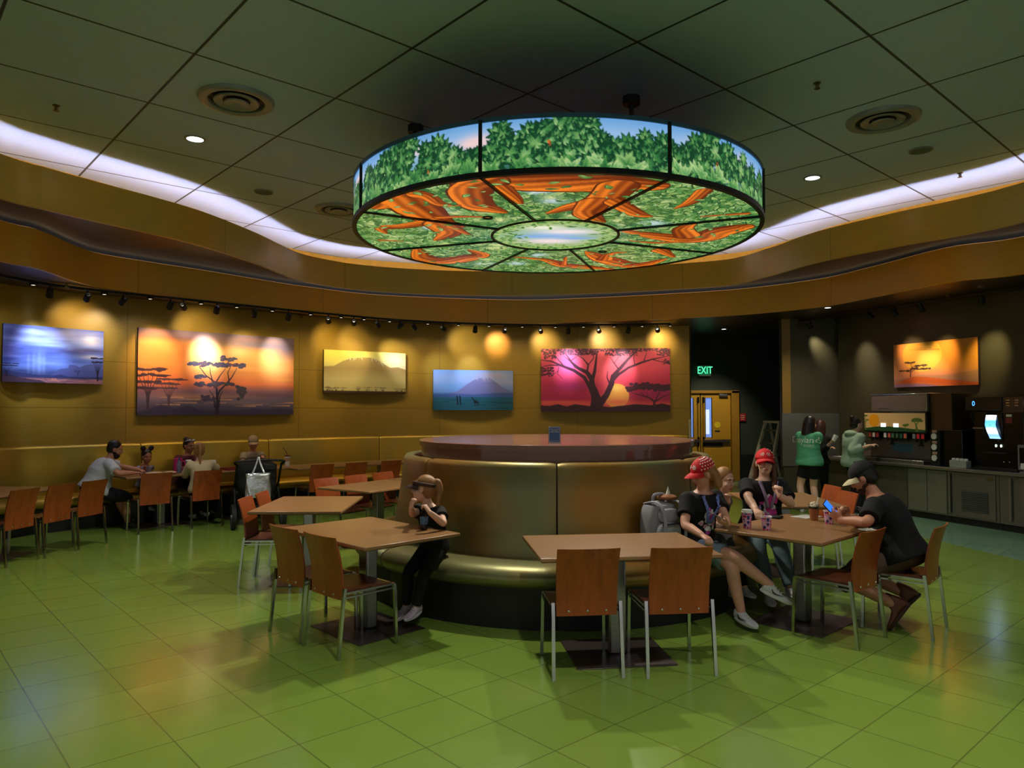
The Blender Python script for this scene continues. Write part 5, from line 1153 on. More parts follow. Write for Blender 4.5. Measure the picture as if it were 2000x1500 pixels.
MB().tube([(-.11, -.17, .285), (.09, -.17, .285)], .006, 6).obj('zip', BPD, t); MB().box((-.13, -.03, .13), (.05, .12, .10)).obj('side_mesh', BPD, t, bevel=.02)
MB().tube(catmull([(-.05, .02, .44), (-.05, .0, .50), (.05, .0, .50), (.05, .02, .44)], 5), .012, 8).obj('grab_handle', BP, t)
t = thing('paper_bag', 'crumpled brown paper bag with a white tissue on top of the grey backpack', 'bag', p+Vector((.07, .02, .452)), .3)
MB().ell((0, 0, .025), (.09, .06, .026), 12, 7).obj('bag', M('brown_paper', C(150, 96, 60), rough=.8, bump=.8, bs=40), t); MB().lathe([(.022, 0), (.014, .03), (.001, .075)], 8, (.01, 0, .04)).obj('tissue', PAPER, t)
# soda bottle in front of the girl
p = PZ(828, 1035, TZ); t = thing('soda_bottle', 'small dark soda bottle with a blue label between the girl\'s elbows', 'bottle', p); MB().lathe([(.026, 0), (.030, .01), (.030, .03), (.027, .05), (.031, .07), (.031, .105), (.024, .13), (.012, .155), (.012, .165)], 22).obj('bottle', M('dark_cola', C(24, 16, 18), rough=.08), t); MB().lathe([(.0285, .045), (.0318, .07), (.0318, .105)], 22).obj('label', M('blue_label', C(50, 90, 140), rough=.4, col2=C(90, 140, 180), var=.2, vs=60), t); MB().lathe([(.014, .16), (.014, .178), (.001, .178)], 14).obj('cap', BLACK, t)

# ------------------------------------------------------------------ stroller and tote bag
STB = M('stroller_black_cloth', C(16, 16, 18), rough=.8, var=.2); TYRE = M('rubber_tyre', C(18, 18, 18), rough=.7)
t = thing('stroller', 'black baby stroller parked in front of the man in the beige cap', 'stroller', (-3.80, 10.86, 0), math.radians(25))
for (x, y, r) in ((-.28, -.38, .19), (.28, -.38, .19), (-.20, .50, .13), (.20, .50, .13)):
    ro = Matrix.Rotation(PI/2, 3, 'Y')
    w_ = MB().lathe([(r-.035, -.022), (r-.008, -.026), (r, 0), (r-.008, .026), (r-.035, .022)], 28, (x, y, r), ro, close=True).obj('wheel', TYRE, t)
    bb = MB().lathe([(.03, -.03), (.03, .03)], 14, (x, y, r), ro)
    for k in range(6): a = k*PI/3; bb.tube([(x, y, r), (x, y+(r-.03)*math.cos(a), r+(r-.03)*math.sin(a))], .008, 6)
    bb.obj('spokes', GREYP, w_)
for s_ in (-1, 1):
    MB().tube([(s_*.26, -.38, .19), (s_*.25, -.10, .58), (s_*.25, .22, .42), (s_*.20, .50, .13)], .014, 8).obj('frame_tube', BLACK, t)
    MB().tube([(s_*.25, .16, .44), (s_*.25, -.16, .68), (s_*.25, -.44, .98)], .014, 8).obj('push_arm', BLACK, t)
MB().tube(catmull([(-.25, -.42, .97), (-.26, -.50, 1.03), (0, -.53, 1.05), (.26, -.50, 1.03), (.25, -.42, .97)], 5), .018, 8).obj('handlebar', BLACK, t)
t.scale = (1.2, 1.08, .93)
softbox(0, -.06, .74, .47, .30, .56).obj('seat_back', STB, t); softbox(0, .18, .44, .46, .42, .16).obj('seat', STB, t); softbox(0, .0, .26, .42, .5, .18).obj('basket', STB, t)
b = MB().ell((0, 0, 0), (.235, .30, .21), 20, 14); b.v = [Vector((v.x, v.y, max(v.z, -.05))) for v in b.v]; b.xf(Matrix.Translation((0, .04, .82)) @ Matrix.Rotation(.55, 4, 'X')); b.obj('canopy', STB, t)
MB().box((.12, -.40, .93), (.16, .08, .12)).obj('organiser', BLACK, t, bevel=.03)
t = thing('tote_bag', 'shiny silver tote bag hanging from the stroller handle', 'bag', (-3.56, 10.27, .46), math.radians(25))
SILV = M('silver_foil', C(214, 216, 220), rough=.26, metal=.8, bump=.8, bs=16)
b = MB(); rows = []
for i in range(11):
    f = i/10; row = []
    for j in range(28):
        a = 2*PI*j/28; ca, sa = math.cos(a), math.sin(a); w = .16+.015*math.sin(f*5+j); d = (.055-.02*f)*(1+.25*math.sin(j*1.7+i)); row.append(Vector((w*math.copysign(abs(ca)**.5, ca), d*math.copysign(abs(sa)**.7, sa), .34*f)))
    rows.append(row)
b.loft(rows).obj('bag_body', SILV, t, sharp=0)
for y in (-.03, .03): MB().tube(catmull([(-.08, y, .33), (-.03, y*.4, .46), (0, 0, .56), (.03, y*.4, .46), (.08, y, .33)], 5), .011, 6, sq=.5).obj('handle', SILV, t)
# ------------------------------------------------------------------ people
def ik(a, target, l1, l2, hint):
    a, t, h = Vector(a), Vector(target), Vector(hint); d = t-a; L = d.length; mx = (l1+l2)*.995
    if L > mx: t = a+d*(mx/L); d = t-a; L = mx
    if L < abs(l1-l2)*1.05+.02: L = abs(l1-l2)*1.05+.02; d = d.normalized()*L; t = a+d
    u = d.normalized(); x = (l1*l1-l2*l2+L*L)/(2*L); hh = math.sqrt(max(l1*l1-x*x, 0)); n = (h-a)-u*(h-a).dot(u)
    n = n.normalized() if n.length > 1e-5 else u.orthogonal().normalized()
    return a+u*x+n*hh, t
TOR = [(-.22, .10, .085), (-.16, .145, .115), (-.08, .17, .128), (.02, .172, .128), (.2, .155, .115), (.38, .143, .106), (.55, .152, .112), (.72, .165, .118), (.83, .170, .108), (.91, .150, .090), (.97, .095, .07), (1.02, .058, .058)]
class Person: pass
def limb_pts(js, rs, n=6):
    pts = catmull(js, n); m = len(pts); return pts, [float(v) for v in np.interp(np.linspace(0, 1, m), np.linspace(0, 1, len(rs)), rs)]
def person(label, pel, face, lean=0, tilt=0, s=1.0, fat=1.0, arms=None, legs=None, hyaw=None, hpitch=0, hroll=0, skin=None, voxel=.0075, hs=None, hfwd=0, hup=0, bust=0, curl=None, palm=None, handdir=None, detail=True, feet=None, neck=1.0, bare=False, tz=None):
    p = Person(); p.s = s; p.fat = fat; pel = Vector(pel); p.pel = pel
    a = math.radians(face); fw = Vector((math.cos(a), math.sin(a), 0)); rt = Vector((math.sin(a), -math.cos(a), 0)); up = Vector((0, 0, 1))
    l, ti = math.radians(lean), math.radians(tilt); u = (up*math.cos(l)+fw*math.sin(l)); u = (u*math.cos(ti)+rt*math.sin(ti)).normalized()
    r2 = (rt-u*rt.dot(u)).normalized(); f2 = u.cross(r2); p.fw, p.rt, p.u, p.r2, p.f2 = fw, rt, u, r2, f2
    if f2.dot(fw) < 0: f2 = -f2; p.f2 = f2
    SP = .50*s; p.SP = SP; curve = .035*s
    def spine(t): return pel+u*SP*t+f2*(-curve*math.sin(PI*min(max(t, 0), 1)))*1.0
    p.spine = spine; p.nb = spine(1.0)
    p.sh = {'R': spine(.84)+r2*.165*s*fat**.4, 'L': spine(.84)-r2*.165*s*fat**.4}
    p.hip = {'R': pel+rt*.085*s*fat**.5-up*.03*s+fw*.02, 'L': pel-rt*.085*s*fat**.5-up*.03*s+fw*.02}
    p.arm, p.leg = {}, {}
    if tz: arms = {k: tuple(Vector((q.x, q.y, tz if .45 < q.z < tz else q.z)) for q in map(Vector, v)) for k, v in arms.items()}
    for k in 'LR':
        e, w = arms[k]; e2, w2 = ik(p.sh[k], w, .275*s, .245*s, e); p.arm[k] = (p.sh[k], e2, w2)
        kn, an = legs[k]; k2, a2 = ik(p.hip[k], an, .42*s, .40*s, kn); p.leg[k] = (p.hip[k], k2, a2)
    hy = math.radians((hyaw if hyaw is not None else face)); p.hs = hs or (.55+.45*s)
    hc = p.nb+(u*.6+up*.4).normalized()*(.145*p.hs*neck+hup)+Vector((math.cos(hy), math.sin(hy), 0))*(.025+hfwd); p.hc = hc
    p.HM = Matrix.Translation(hc) @ Matrix.Rotation(hy-PI/2, 4, 'Z') @ Matrix.Rotation(-math.radians(hpitch), 4, 'X') @ Matrix.Rotation(math.radians(hroll), 4, 'Y') @ Matrix.Diagonal((p.hs, p.hs, p.hs, 1))
    b = MB()
    p.fa = fat**.45; fa = p.fa
    def torso(b, t0, t1, inf, flare=0):
        rows = []
        for t, w, d in TOR:
            if t < t0-1e-6 or t > t1+1e-6: continue
            g = fat if t < .6 else fat**.6; belly = (fat-1)*.18*math.exp(-((t-.22)/.25)**2)+bust*.035*math.exp(-((t-.66)/.13)**2)
            c = spine(t)+f2*belly*.45; w2 = (w*g+inf)*s+flare*max(0, .2-t); d2 = (d*g+inf)*s+belly*.5+flare*max(0, .2-t)
            rows.append([c+r2*w2*math.copysign(abs(math.cos(q))**.85, math.cos(q))+f2*d2*math.copysign(abs(math.sin(q))**.9, math.sin(q)) for q in [2*PI*j/20 for j in range(20)]])
        b.loft(rows)
    p.torso = torso
    AR = [.058, .05, .046, .037, .040, .034, .026]; LR_ = [.092, .084, .074, .058, .054, .056, .046, .035]
    def armtube(b, k, f0, f1, inf, hem=0, n=14):
        sh, e, w = p.arm[k]; m1 = sh.lerp(e, .5); m2 = e.lerp(w, .35); pts, rs = limb_pts([sh-(e-sh)*.04, m1, e, m2, w], [AR[0], AR[2], AR[3], AR[4], AR[6]], 7); cut = max(3, int(len(pts)*f1)); i0 = int(len(pts)*f0)
        rs = [(r*fa+inf)*s for r in rs]; 
        for q in range(cut): rs[q] += hem*s*(q/max(1, cut-1))**2
        b.tube(pts[i0:cut], rs[i0:cut], n)
    def legtube(b, k, f0, f1, inf, hem=0, n=14):
        h, kn, an = p.leg[k]; pts, rs = limb_pts([h, h.lerp(kn, .5), kn, kn.lerp(an, .35), kn.lerp(an, .7), an], [LR_[0], LR_[2], LR_[3], LR_[5], LR_[6], LR_[7]], 7); cut = max(3, int(len(pts)*f1)); i0 = int(len(pts)*f0)
        rs = [(r*fa+inf)*s for r in rs]
        for q in range(cut): rs[q] += hem*s*(q/max(1, cut-1))**2
        b.tube(pts[i0:cut], rs[i0:cut], n)
    p.armtube, p.legtube = armtube, legtube
    torso(b, -.3, 1.1, 0)
    for k in 'LR':
        armtube(b, k, 0, 1, 0); legtube(b, k, 0, 1, 0); b.ell(p.sh[k], .056*s*fa, 12, 8)
    b.tube([spine(.93), p.nb.lerp(hc, .45), hc], [.062*s*fa, .052*s*fa, .05*s], 14)
    # hands
    p.hand = {}
    for k in 'LR':
        sh, e, w = p.arm[k]; d = (w-e).normalized()
        if handdir and k in handdir: d = Vector(handdir[k]).normalized()
        n = Vector((palm or {}).get(k, (0, 0, -1))); n = n-d*n.dot(d); n = n.normalized() if n.length > .05 else d.orthogonal().normalized()
        x = d.cross(n)                                                  # across the palm
        if k == 'L': x = -x
        # x points to the thumb side
        hs_ = s*.98; cu = (curl or {}).get(k, 28)
        c0, c1 = w, w+d*.085*hs_
        b.loft([[q+x*(ww*math.cos(an_))*hs_+n*(th*math.sin(an_))*hs_ for an_ in [2*PI*j/12 for j in range(12)]] for q, ww, th in ((c0-d*.012, .024, .020), (c0+d*.02*hs_, .034, .019), (c0+d*.055*hs_, .040, .018), (c1, .040, .015), (c1+d*.006, .036, .011))])
        for j, (off, L) in enumerate(((.030, .074), (.010, .082), (-.011, .076), (-.031, .060))):
            q = c1+x*off*hs_-d*.004; dd = d+x*off*.9; ang = 0; pts = [q-d*.02, q]
            for m_, fr in enumerate((.45, .32, .23)):
                ang += math.radians(cu*(1, 1.25, .8)[m_]*(1+.07*j)); dirv = (dd.normalized()*math.cos(ang)+n*math.sin(ang)); q = q+dirv*L*fr*hs_; pts.append(q)
            b.tube(pts, [.0105*hs_, .0100*hs_, .0092*hs_, .0086*hs_, .0066*hs_], 9)
        q = w+d*.02*hs_+x*.026*hs_; pts = [q, q+(x*.75+d*.6+n*.25)*.030*hs_]; pts.append(pts[-1]+(d*.8+x*.3+n*.45)*.030*hs_); pts.append(pts[-1]+(d*.85+n*.5-x*.1)*.025*hs_); b.tube(pts, [.015*hs_, .0125*hs_, .0108*hs_, .008*hs_], 9)
        p.hand[k] = (w, d, n, x)
    # head
    h = MB(); h.ell((0, -.012, .035), (.076, .094, .088), 20, 14); h.ell((0, .020, -.03), (.063, .070, .084), 18, 12); h.ell((0, .038, -.078), (.044, .042, .034), 14, 10)
    h.ell((0, .078, .030), (.050, .016, .012), 12, 8)
    h.tube([(0, .086, .022), (0, .100, -.008), (0, .108, -.026)], [.007, .010, .013], 10); h.ell((0, .098, -.031), (.018, .014, .010), 10, 7)
    for q in (-1, 1): h.ell((q*.077, -.004, -.008), (.011, .020, .031), 10, 8); h.ell((q*.036, .066, -.03), (.026, .022, .024), 10, 8)
    h.ell((0, .082, -.062), (.026, .014, .006), 12, 6); h.ell((0, .080, -.072), (.022, .014, .007), 12, 6)
    h.xf(p.HM); b.add(h.v, h.f)
    if bare:
        pass
    root = b.obj('person', skin, None, sharp=0, at=(pel.x, pel.y, 0)); remesh(root, voxel, 3, .45); p.o = root; tag(root, label, 'person')
    if detail:
        for q in (-1, 1):
            e_ = p.part('eye', MB().ell((q*.031, .0735, .006), (.0145, .0145, .0105), 14, 10), EYEW, head=True) if False else add_part(p, 'eye', MB().ell((q*.031, .0755, .006), (.0125, .0125, .0068), 14, 10), EYEW, True)
            add_part(p, 'iris', MB().ell((q*.031, .0865, .006), (.0058, .0035, .0062), 10, 8), EYEI, True, parent=e_)
            add_part(p, 'eyebrow', MB().tube([(q*.012, .094, .025), (q*.032, .0925, .031), (q*.050, .080, .026)], [.004, .0048, .003], 8), BROW, True)
        add_part(p, 'lips', MB().ell((0, .0885, -.0635), (.024, .010, .0045), 14, 6).ell((0, .0875, -.0705), (.020, .010, .0055), 14, 6), LIPS, True)
    return p
def add_part(p, name, mb, mat, head=False, parent=None, vox=0, sm=3, sharp=0, bevel=0):
    if head: mb.xf(p.HM)
    loc = Vector((p.pel.x, p.pel.y, 0)); mb.v = [v-loc for v in mb.v]
    o = mb.obj(name, mat, p.o if parent is None else parent, sharp=sharp, bevel=bevel)
    if vox: remesh(o, vox, sm)
    return o
EYEW = M('eye_white', C(166, 156, 150), rough=.2, var=0); EYEI = M('eye_dark', C(40, 26, 18), rough=.15); BROW = M('brow_dark', C(52, 34, 24), rough=.8); LIPS = M('lips', C(160, 84, 78), rough=.45)
def skinm(name, r, g, b): return M(name, C(r, g, b), rough=.48, var=.05, vs=14, spec=.4)
SK1, SK2, SK3, SK4 = skinm('skin_fair', 206, 150, 126), skinm('skin_warm', 190, 130, 102), skinm('skin_tan', 170, 112, 86), skinm('skin_pale', 216, 170, 146)
def cloth(name, r, g, b, **k): return M(name, C(r, g, b), rough=.88, var=k.pop('var', .12), vs=k.pop('vs', 10), bump=.35, bs=28, **k)
def shirt(p, mat, sl=.42, inf=.014, t0=-.12, flare=.10, hem=.016, name='shirt', vox=.010, label=None):
    b = MB(); p.torso(b, t0, .975, inf, flare)
    for k in 'LR': p.armtube(b, k, 0, sl, inf+.004, hem); b.ell(p.sh[k], (.060*p.fa+inf)*p.s, 12, 8)
    return add_part(p, name, b, mat, vox=vox, sm=3)
def pants(p, mat, f=.97, inf=.010, hem=.006, name='trousers', vox=.010, t1=.22):
    b = MB(); p.torso(b, -.3, t1, inf-.002)
    for k in 'LR': p.legtube(b, k, 0, f, inf, hem)
    return add_part(p, name, b, mat, vox=vox, sm=3)
def shoe(p, k, d, mat, sole=None, up=(0, 0, 1), L=1.0, drop=.075, high=0, name='shoe', mark=None):
    an = p.leg[k][2]; d = Vector(d).normalized(); u = Vector(up); u = (u-d*u.dot(d)).normalized(); x = d.cross(u); s = p.s*L
    R = Matrix((x, d, u)).transposed().to_4x4(); Mx = Matrix.Translation(an) @ R
    rows = []
    for y, w, z1 in ((-.070, .020, -.020), (-.062, .030, .018), (-.035, .036, .03+high), (.0, .038, .03+high), (.045, .040, -.002), (.09, .044, -.022), (.135, .045, -.034), (.165, .038, -.044), (.185, .022, -.055)):
        z0 = -drop+.014; zc = (z0+z1)/2; hh = (z1-z0)/2
        rows.append([Vector((w*s*math.copysign(abs(math.cos(q))**.7, math.cos(q)), y*s, (zc+hh*math.copysign(abs(math.sin(q))**.8, math.sin(q)))*s)) for q in [2*PI*j/16 for j in range(16)]])
    b = MB().loft(rows).xf(Mx); o = add_part(p, name, b, mat, sharp=0)
    rows = []
    for z, g in ((-drop, .94), (-drop+.006, 1.02), (-drop+.022, 1.02), (-drop+.026, .9)):
        rows.append([Vector((.046*s*g*math.cos(q)*(1+.08*math.sin(q)), (.058+.132*g*math.sin(q))*s, z*s)) for q in [2*PI*j/28 for j in range(28)]])
    add_part(p, 'sole', MB().loft(rows).xf(Mx), sole or mat, parent=o, sharp=40)
    if mark:
        for q in (-1, 1): add_part(p, 'logo_mark', MB().tube([(q*.041*s, .0*s, -.012*s), (q*.0435*s, .02*s, -.034*s), (q*.0455*s, .045*s, -.036*s), (q*.0465*s, .11*s, -.026*s)], [.003*s, .0062*s, .005*s, .0012*s], 6).xf(Mx), mark, parent=o)
    for y in (.03, .055, .08): 
        z = .008-.4*(y-.03)-.004; add_part(p, 'lace', MB().tube([(-.026*s, y*s, (z-.006)*s), (0, (y+.004)*s, (z+.008)*s), (.026*s, y*s, (z-.006)*s)], .0045*s, 6).xf(Mx), LACE, parent=o) if high == 0 else None
    return o
LACE = M('shoe_lace', C(206, 204, 204), rough=.8)
def hair_cap(b, r=1.0, back=0): b.ell((0, -.024-back, .045), (.084*r, .098*r, .092*r), 20, 14); b.ell((0, -.045, .0), (.078*r, .074*r, .085*r), 18, 12); return b
def hair(p, mat, kind, L=.3, vox=.009):
    b = MB(); hair_cap(b)
    if kind == 'long':
        for j in range(13):
            a = math.radians(-15+210*j/12+180-15); x, y = .078*math.cos(a), -.022+.092*math.sin(a)
            if y > .045: continue
            k = 1+.10*math.sin(j*2.3); b.tube(catmull([(x*.7, y*.7-.01, .09), (x*1.04, y*1.02, .02), (x*1.12, y*1.08-.004, -.08), (x*1.18, y*1.10-.01, -.08-L*.5*k), (x*1.05, y*1.06, -.08-L*k)], 4), [.02]*5+[.024]*6+[.022]*4+[.010]*2, 8)
    if kind == 'bob':
        for j in range(9):
            a = math.radians(205+130*j/8); x, y = .074*math.cos(a), -.022+.088*math.sin(a); b.tube(catmull([(x*.7, y*.7-.01, .08), (x*1.05, y*1.04, 0), (x*1.12, y*1.12, -.07), (x*1.1, y*1.10, -.09-L)], 4), [.02]*5+[.026]*6+[.012]*2, 8)
    if kind == 'pony':
        b.tube(catmull([(0, -.10, .075), (.0, -.135, .07), (.004, -.155, .0), (.0, -.15, -.10), (.006, -.13, -.10-L)], 5), [float(v) for v in np.interp(np.linspace(0, 1, 21), [0, .15, .5, 1], [.018, .03, .034, .008])], 10)
    if kind == 'bun': b.ell((0, -.10, .10), (.045, .045, .042), 14, 10)
    if kind == 'ears': b.ell((-.07, -.02, .15), (.05, .022, .05), 16, 10); b.ell((.07, -.02, .15), (.05, .022, .05), 16, 10)
    b.xf(p.HM); return add_part(p, 'hair', b, mat, vox=vox*p.hs, sm=2)
def baseball_cap(p, mat, brim=None, back=False, crown=True):
    b = MB(); rows = []
    if crown:
        for i in range(9):
            f = i/8; a = f*PI/2*.97; rows.append([Vector((.089*math.cos(a)*math.cos(q), -.012+.109*math.cos(a)*math.sin(q), .042+.10*math.sin(a)**.92-.014*math.sin(q)*(1-f))) for q in [2*PI*j/28 for j in range(28)]])
        b.loft(rows); b.ell((0, -.012, .143), (.009, .009, .006), 8, 6)
        o = add_part(p, 'cap_crown', b.xf(p.HM), mat, sharp=0)
    else:
        b.tube([(.087*math.cos(q), -.012+.106*math.sin(q), .045+.012*math.sin(q)) for q in [2*PI*j/32 for j in range(32)]], .0105, 8, closed=True, sq=1.6); o = add_part(p, 'visor_band', b.xf(p.HM), mat, sharp=0)
    b = MB(); rows = []
    for th_ in (0.0,):
        top = []
        for i in range(7):
            f = i/6; row = []
            for side in (1, -1):
                for j in range(15):
                    a = math.radians(90+(j/14*2-1)*side*66); ca, sa = math.cos(a), math.sin(a); R0x, R0y = .087, .105; ex = f*.078*max(0, math.sin((a-math.radians(24))/math.radians(132)*PI))**.6
                    row.append(Vector(((R0x+ex*.35)*ca, -.012+(R0y+ex)*sa, .036-.028*f*f*.8-.022*(ca*ca)*(.4+f)+(.0035 if side > 0 else 0))))
            rows.append(row)
    b.loft(rows); add_part(p, 'cap_brim', b.xf(p.HM), brim or mat, sharp=50); return o
def shirt_bvh(p, o): 
    me = o.data; loc = Vector((p.pel.x, p.pel.y, 0)); return BVHTree.FromPolygons([v.co+loc for v in me.vertices], [tuple(f.vertices) for f in me.polygons])
def decal(p, o, mb, org, x, y, n, mat, name, off=.004):
    """lay a flat drawing (mb in x-y) onto garment o, cast along -n"""
    t = shirt_bvh(p, o); vs = []
    for v in mb.v:
        q = org+x*v.x+y*v.y+n*.4; h, nn, i, d = t.ray_cast(q, -n, .9); vs.append((h+n*off) if h is not None else org+x*v.x+y*v.y)
    m2 = MB(); m2.add(vs, mb.f); return add_part(p, name, m2, mat, parent=o, sharp=0)
def patch_art(p, o, cv, mask, w, h, org, x, y, n, mat, name, off=.003):
    A = cv.done(); hh, ww = A.shape[:2]; t = shirt_bvh(p, o); pts = np.zeros((hh, ww, 3)); ok = np.zeros((hh, ww), bool); loc = Vector((p.pel.x, p.pel.y, 0))
    for i in range(hh):
        for j in range(ww):
            q = org+x*((j/(ww-1)-.5)*w)+y*((.5-i/(hh-1))*h); hit, nn, _, d = t.ray_cast(q+n*.4, -n, .9); ok[i, j] = hit is not None; pts[i, j] = ((hit if hit is not None else q)+n*off-loc)
    m = ok[:-1, :-1] & ok[1:, :-1] & ok[1:, 1:] & ok[:-1, 1:]
    if mask is not None: m &= mask(A)[:-1, :-1]
    return grid_obj(name, pts, A, mat, o, m)
PRINTM = Mattr('shirt_print', rough=.8)
BLKT = cloth('black_tee', 9, 8, 10, var=.25)
# -- woman in the polka-dot red cap
def PP(x, y, Y): return P(x, y, Y)
RED = M('red_cap_cloth', C(196, 22, 30), rough=.75, var=.05, bump=.2, bs=200); DOT = M('white_dot', C(236, 226, 222), rough=.6); SNK = M('white_sneaker', C(196, 194, 198), rough=.6, bump=.2, bs=90); SOLE = M('white_sole', C(206, 204, 206), rough=.6)
BRN = M('brown_hair', C(86, 52, 30), rough=.5, var=.3, vs=30, stretch=(20, 20, 2)); BLN = M('blonde_hair', C(150, 104, 60), rough=.5, var=.3, vs=30, stretch=(20, 20, 2)); DKH = M('dark_hair', C(22, 15, 13), rough=.45, var=.3, vs=30, stretch=(20, 20, 2)); RDH = M('auburn_hair', C(60, 28, 24), rough=.45, var=.3, vs=30)
def dots_on(p, o, spots, r=.006):
    t = shirt_bvh(p, o); b = MB()
    for x, y, z in spots:
        q = p.HM @ Vector((x, y, z)); c = p.HM @ Vector((0, -.012, .04)); h, n, i, d = t.ray_cast(q+(q-c).normalized()*.1, (c-q).normalized(), .3)
        if h is None: continue
        b.lathe([(r, 0), (r*.9, .0022), (.0005, .0026)], 8, h, n.to_track_quat('Z', 'Y').to_matrix())
    if b.v: add_part(p, 'dot_pattern', b, DOT, parent=o, sharp=0)
def cap_dots(side_only=True):
    sp = []
    for i in range(5):
        for j in range(9):
            a = math.radians(150+j*15+(i % 2)*7.5); e = math.radians(8+i*15); sp.append((.089*math.cos(e)*math.cos(a), -.012+.109*math.cos(e)*math.sin(a), .042+.1*math.sin(e)))
            sp.append((-sp[-1][0], sp[-1][1], sp[-1][2])) if False else None
    for dx_ in (-.030, .030):
        for k in range(6): a = k*PI/3; sp.append((dx_+.017*math.cos(a), .085, .085+.017*math.sin(a)))
        sp.append((dx_, .085, .085))
    return sp
def lanyard(p, o, mat, wid=.016, drop=.52):
    t = shirt_bvh(p, o)
    for sg in (-1, 1):
        pts = []
        for i in range(13):
            f = i/12; q = p.spine(.98-f*drop)+p.r2*sg*(.075*p.s*(1-f)+.014)+p.f2*.5; h, n, _, d = t.ray_cast(q, -p.f2, 1.0); pts.append((h if h is not None else q-p.f2*.42)+p.f2*.008)
        b = MB(); rows = []
        for q in pts: rows.append([q-p.r2*wid, q-p.r2*wid+p.f2*.003, q+p.r2*wid+p.f2*.003, q+p.r2*wid])
        b.loft(rows); add_part(p, 'lanyard', b, mat, parent=o, sharp=0)
def abstract_print(cols, seed, bg=None):
    c = Canvas(44, 52, bg or (0, 0, 0), 1); r = np.random.default_rng(seed)
    for _ in range(26): c.ell(.5+r.normal(0, .19), .5+r.normal(0, .2), r.uniform(.05, .17), r.uniform(.05, .16), cols[r.integers(len(cols))])
    return c
sk = .89
w7 = person('woman in a red polka-dot cap seated with crossed legs, phone in hand', (1.53, 6.08, .59), -62, 12, 0, sk, 1.10, hyaw=196, hpitch=16, hs=.96, bust=.8,
    arms={'R': (PP(1322, 1062, 5.72), PP(1372, 1046, 5.60)), 'L': (PP(1440, 1050, 5.85), PP(1420, 1024, 5.68))}, legs={'L': (PP(1470, 1085, 5.40), PP(1448, 1196, 5.72)), 'R': (PP(1490, 1060, 5.45), PP(1508, 1146, 5.66))}, skin=SK1, voxel=.0065, curl={'R': 42, 'L': 40}, palm={'L': (0, .3, 1), 'R': (0, 0, -1)}, handdir={'L': (-.75, -.25, .35)})
o = shirt(w7, BLKT, .36, .014); pants(w7, cloth('pale_denim', 130, 146, 166), .34, .012, .018, 'shorts')
lanyard(w7, o, M('blue_lanyard', C(40, 60, 150), rough=.6, col2=C(140, 160, 220), var=.2, vs=60))
patch_art(w7, o, abstract_print([(196, 60, 140), (226, 220, 226), (180, 60, 150), (220, 150, 180), (230, 226, 230)], 5), lambda A: A.sum(-1) > .02, .22, .24, w7.spine(.5), w7.r2, w7.u, w7.f2, PRINTM, 'shirt_print')
hair(w7, BLN, 'bob', .06); c_ = baseball_cap(w7, RED); dots_on(w7, c_, cap_dots())
SWM = M('dark_shoe_mark', C(40, 40, 46), rough=.5); shoe(w7, 'L', (.36, -.85, -.08), SNK, SOLE, L=1.05, mark=SWM); shoe(w7, 'R', (.80, -.20, -.35), SNK, SOLE, L=1.05, mark=SWM)
def phone_at(pos, d, n, label, glow=None):
    d = Vector(d).normalized(); n = Vector(n); n = (n-d*n.dot(d)).normalized(); x = d.cross(n); Mx = Matrix.Translation(pos) @ Matrix((x, d, n)).transposed().to_4x4()
    t = thing('smartphone', label, 'phone', pos); L = Matrix.Translation(-Vector(pos)) @ Mx
    MB().box((0, 0, 0), (.074, .150, .009)).xf(L).obj('case', BLACKG if glow else GREYP, t, bevel=.004)
    MB().box((0, 0, .0053), (.066, .140, .001)).xf(L).obj('screen', glow or M('dark_phone_screen', C(30, 32, 36), rough=.1), t); return t
q, d, n, x = w7.hand['L']; phone_at(q+d*.085+n*.026, (d+Vector((-.3, 0, .3))), (.2, -.1, 1), 'phone in the left hand of the woman in the polka-dot cap')
# -- woman facing us
w8 = person('long-haired woman in a red cap facing us with one hand raised', (2.36, 6.93, .59), -84, 8, 0, .93, 1.2, tz=.80, hyaw=-104, hpitch=-6, hs=.97, bust=.8,
    arms={'R': (PP(1436, 1030, 6.62), PP(1478, 1018, 6.40)), 'L': (PP(1545, 1022, 6.52), PP(1522, 968, 6.56))}, legs={'L': (PP(1530, 1062, 6.2), PP(1546, 1150, 6.35)), 'R': (PP(1478, 1066, 6.2), PP(1500, 1160, 6.35))}, skin=SK4, voxel=.0068, curl={'L': 60, 'R': 25}, palm={'L': (-.8, -.5, 0)}, handdir={'L': (.05, 0, 1)})
o = shirt(w8, BLKT, .40, .016); pants(w8, cloth('blue_jeans', 96, 116, 124), .97, .012, .01)
lanyard(w8, o, M('pale_lanyard', C(190, 170, 180), rough=.6, col2=C(120, 100, 150), var=.3, vs=70))
patch_art(w8, o, abstract_print([(200, 50, 150), (214, 206, 220), (186, 150, 200), (210, 60, 150), (180, 170, 190)], 8), lambda A: A.sum(-1) > .02, .20, .28, w8.spine(.45), w8.r2, w8.u, w8.f2, PRINTM, 'shirt_print')
hair(w8, BRN, 'long', .20); c_ = baseball_cap(w8, RED); dots_on(w8, c_, cap_dots(), .005)
shoe(w8, 'L', (.2, -1, 0), SNK, SOLE); shoe(w8, 'R', (-.1, -1, 0), SNK, SOLE)
